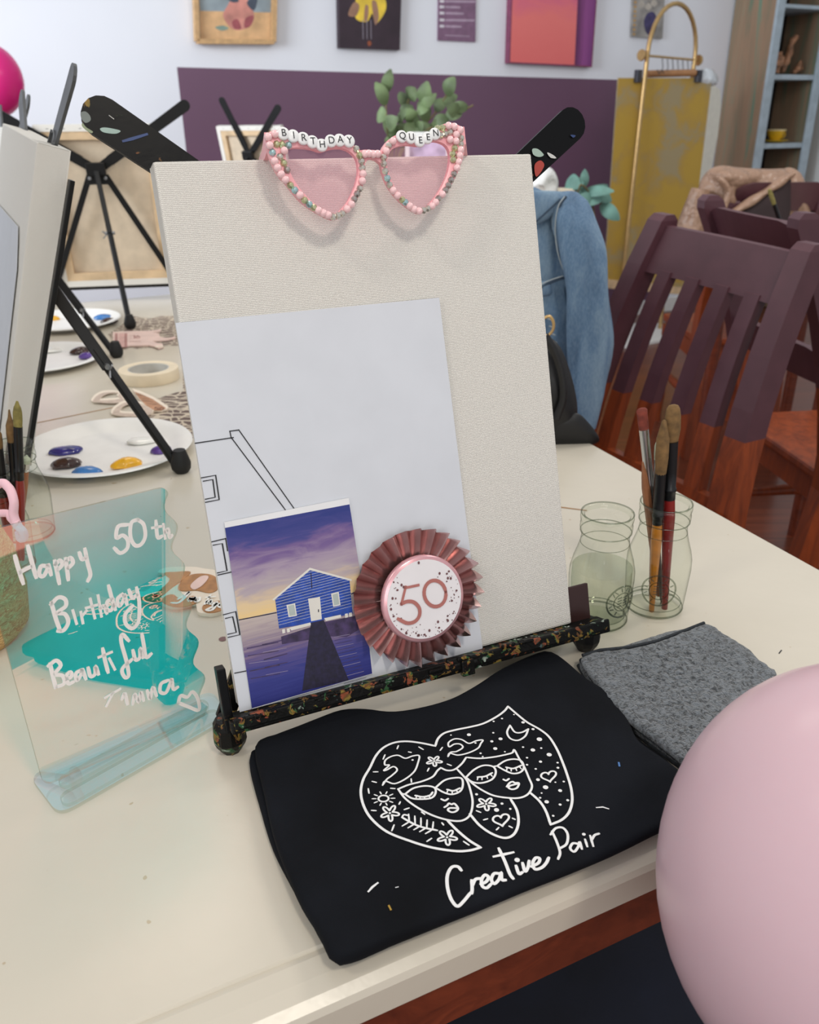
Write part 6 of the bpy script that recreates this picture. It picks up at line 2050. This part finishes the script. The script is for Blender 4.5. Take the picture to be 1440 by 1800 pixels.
DW = M('carved_brown_wood', (150, 108, 80), .6, var=.3, vs=30, bmp=.4, bs=60, bd=.005)
z0 = SZ[0] + .001
def orn(pts, rad, label, px):
    q = WV(px, cv0 + .09)
    b = Vector((q.x, q.y, z0))
    t = thing('wooden_ornament', b, label, 'ornament', 'ornaments on the cabinet shelf')
    P = [b + RU * x + Vector((0, 0, z)) for x, z in pts]
    mb = MB().tube(cat_rom(P, 4), [rad[min(len(rad) - 1, int(i / (4 * (len(pts) - 1) + 1) * len(rad)))] for i in range(4 * (len(pts) - 1) + 1)], 12)
    for v in mb.v: v += Vector((noise.noise(v * 30), 0, noise.noise(v * 30 + Vector((3, 3, 3))))) * .012
    mb.build('carving', DW, t, smooth=True)
orn([(0, .01), (.0, .05), (.005, .09), (.005, .12)], [.025, .04, .04, .02], 'round carved brown ornament at the left of the cabinet shelf', (1364, 122))
orn([(0, .012), (.005, .05), (.02, .1), (.03, .16), (.06, .21), (.075, .20)], [.012, .018, .022, .018, .010], 'tall twisted brown driftwood ornament on the cabinet shelf', (1378, 122))
orn([(0, .012), (.03, .03), (.05, .07), (.07, .03)], [.012, .02, .016, .012], 'low brown driftwood ornament at the right of the cabinet shelf', (1395, 125))
q = WV((1334, 247), cv0 + .03); b = room(cu0 + .075, cv0 + .05, cz)
wd = thing('dish', b, 'small white dish beside the yellow cup on the cabinet shelf', 'dish')
MB().lathe([(0, 0), (.02, 0), (.032, .012), (.03, .014), (.018, .004), (0, .004)], b, 24).build('dish_bowl', WHITE, wd, smooth=True)

# ------------------------------------------------------------------ far table with easel, plants and a picture frame
ftc = Vector((.05, 3.62, 0))
ftt = thing('table', ftc, 'cream table near the back wall, holding plants and an easel behind the front canvas', 'table')
MB().box(ftc + Vector((0, 0, .735)), RU * .55, RV * .36, (0, 0, .0148), bev=.006).build('tabletop', TABLE, ftt)
for a in (-1, 1):
    for b in (-1, 1):
        p = ftc + RU * a * .48 + RV * b * .29
        MB().tube([p, p + Vector((0, 0, .722))], .024, 12).build('leg', APRONWOOD, ftt, smooth=True)
N4 = Vector((-.42, -.9, 0)).normalized()
O4 = Y((498, 300), 3.62); fr4 = frame_from((0, 0, .79), N4, .20)
tr = Y((497, 207), 3.62)
fr4.O = tr - fr4.V * CH
fr4.O.z = .79
make_canvas(fr4, 'stretched canvas showing its back, left of the glasses near the back wall', 'stretched canvases')
make_easel(fr4, 'black easel near the back wall, its two thin arms rising above the front canvas', armmat=BLACK, tips=((-.005, .47), (.245, .50)))
LEAFG = M('eucalyptus_leaf', (98, 116, 80), .6, var=.25, vs=12)
LEAFB = M('blue_green_leaf', (98, 138, 128), .6, var=.15, vs=12)
STEM = M('brown_green_stem', (112, 100, 66), .7)
def leaf(mb, p, d, n, L, w):
    d = d.normalized(); x = d.cross(n).normalized(); n = x.cross(d).normalized()
    out = []
    rows = []
    for k in range(7):
        t_ = k / 6
        ww = w * math.sin(math.pi * min(1, t_ * .92 + .06)) ** .7
        c = p + d * L * t_ + n * (.18 * L * math.sin(math.pi * t_))
        rows.append([c - x * ww, c + n * ww * .25, c + x * ww])
    vs = [v for r in rows for v in r]
    fs = []
    for k in range(6):
        for j in range(2): fs.append((k * 3 + j, k * 3 + j + 1, k * 3 + 3 + j + 1, k * 3 + 3 + j))
    mb.add(vs, fs)
def plant(base, stems, label, leafm, n_leaf, L, w, seed, pot=True, yv=3.6):
    t = thing('eucalyptus', base, label, 'plant')
    rr = random.Random(seed)
    sm, lf = MB(), MB()
    for st_ in stems:
        P = cat_rom(st_, 6)
        sm.tube(P, .0035, 6)
        m_ = len(P)
        for k in range(n_leaf):
            i = int(m_ * (.42 + .58 * k / n_leaf)); i = min(i, m_ - 2)
            d = (P[i + 1] - P[i]).normalized()
            side = Vector((rr.uniform(-1, 1), rr.uniform(-1, 1), rr.uniform(-.4, .8)))
            leaf(lf, P[i], d * .5 + side, Vector((rr.uniform(-.5, .5), -1, rr.uniform(-.2, .8))), L * rr.uniform(.7, 1.2), w * rr.uniform(.7, 1.15))
    sm.build('stem', STEM, t, smooth=True)
    lf.build('foliage', leafm, t, smooth='keep')
    if pot:
        MB().lathe([(0, 0), (.045, 0), (.06, .03), (.06, .12), (.035, .17), (.04, .19), (.034, .188), (.03, .17), (.052, .12), (.05, .03), (0, .01)], base, 32).build('vase', M('pale_ceramic', (214, 210, 202), .4), t, smooth=True)
yE = 3.62
def stem(pts): return [Y(p, yE + random.uniform(-.06, .06)) for p in pts]
bE = Y((690, 330), yE); bE = Vector((bE.x, bE.y, .751))
s0 = bE + Vector((0, 0, .15))
plant(bE, [[s0] + stem([(684, 260), (680, 215), (677, 152)]), [s0] + stem([(690, 265), (705, 215), (722, 165)]), [s0] + stem([(698, 262), (730, 205), (748, 180)]), [s0] + stem([(705, 262), (760, 205), (790, 160)]), [s0] + stem([(710, 262), (775, 215), (832, 185)]), [s0] + stem([(705, 265), (745, 230), (785, 225)])], 'green eucalyptus branches in a vase near the back wall, above the right heart lens', LEAFG, 6, .075, .028, 5)
bF = Y((1030, 420), 3.45); bF = Vector((bF.x - .24, bF.y + .08, .751))
yE = 3.42
s1 = bF + Vector((0, 0, .12))
plant(bF, [[s1] + stem([(1005, 345), (1022, 325), (1040, 350), (1048, 410)]), [s1] + stem([(1008, 350), (1020, 335), (1012, 330)]), [s1] + stem([(1015, 345), (1050, 340), (1058, 370)])], 'blue green eucalyptus sprig trailing beside the mustard damask, behind the denim jacket', LEAFB, 5, .10, .026, 8, pot=True)
# white frame behind the right lens
pf = thing('picture_frame', Vector((Y((745, 300), 3.5).x, 3.5, .751)), 'white framed picture standing near the back wall, seen through the right heart lens', 'picture frame')
P = [Y(p, 3.42) for p in [(716, 340), (788, 340), (788, 236), (716, 236)]]
P = [Vector((p.x, p.y, .7592 if i < 2 else p.z)) for i, p in enumerate(P)]
mb = MB()
for i in range(4): mb.bar(P[i], P[(i + 1) % 4], .016, .016, (0, 1, 0))
mb.build('frame', WHITE, pf)
MB().prism([p + Vector((0, .004, 0)) for p in P], (0, 1, 0), .004).build('picture', M('lilac_picture', (186, 178, 208), .4, var=.25, vs=14), pf)
# white paper bag and small crate by the second plant
wb_ = thing('paper_bag', Vector((Y((955, 320), 3.5).x, 3.5, .751)), 'crumpled white paper bag near the back wall above the denim jacket', 'bag')
mb = MB().blob([Y((q.x, q.y), 3.5) for q in cat_rom([(905, 300), (925, 284), (950, 290), (970, 296), (982, 320), (978, 345), (975, 400), (920, 410), (900, 350)], 3, True)], (0, -1, 0), .06, .06, 6, wob=.05, seed=12)
mb.build('paper', WHITE, wb_, smooth=False)
cr = thing('box', Vector((Y((1000, 345), 3.36).x, 3.36, .751)), 'small cream box behind the denim jacket beside the blue green sprig', 'box')
q = Y((999, 332), 3.36)
MB().box((q.x, 3.40, (.752 + q.z) / 2), (.028, 0, 0), (0, .03, 0), (0, 0, (q.z - .752) / 2), bev=.003).build('carton', M('cream_card', (212, 200, 176), .7), cr)
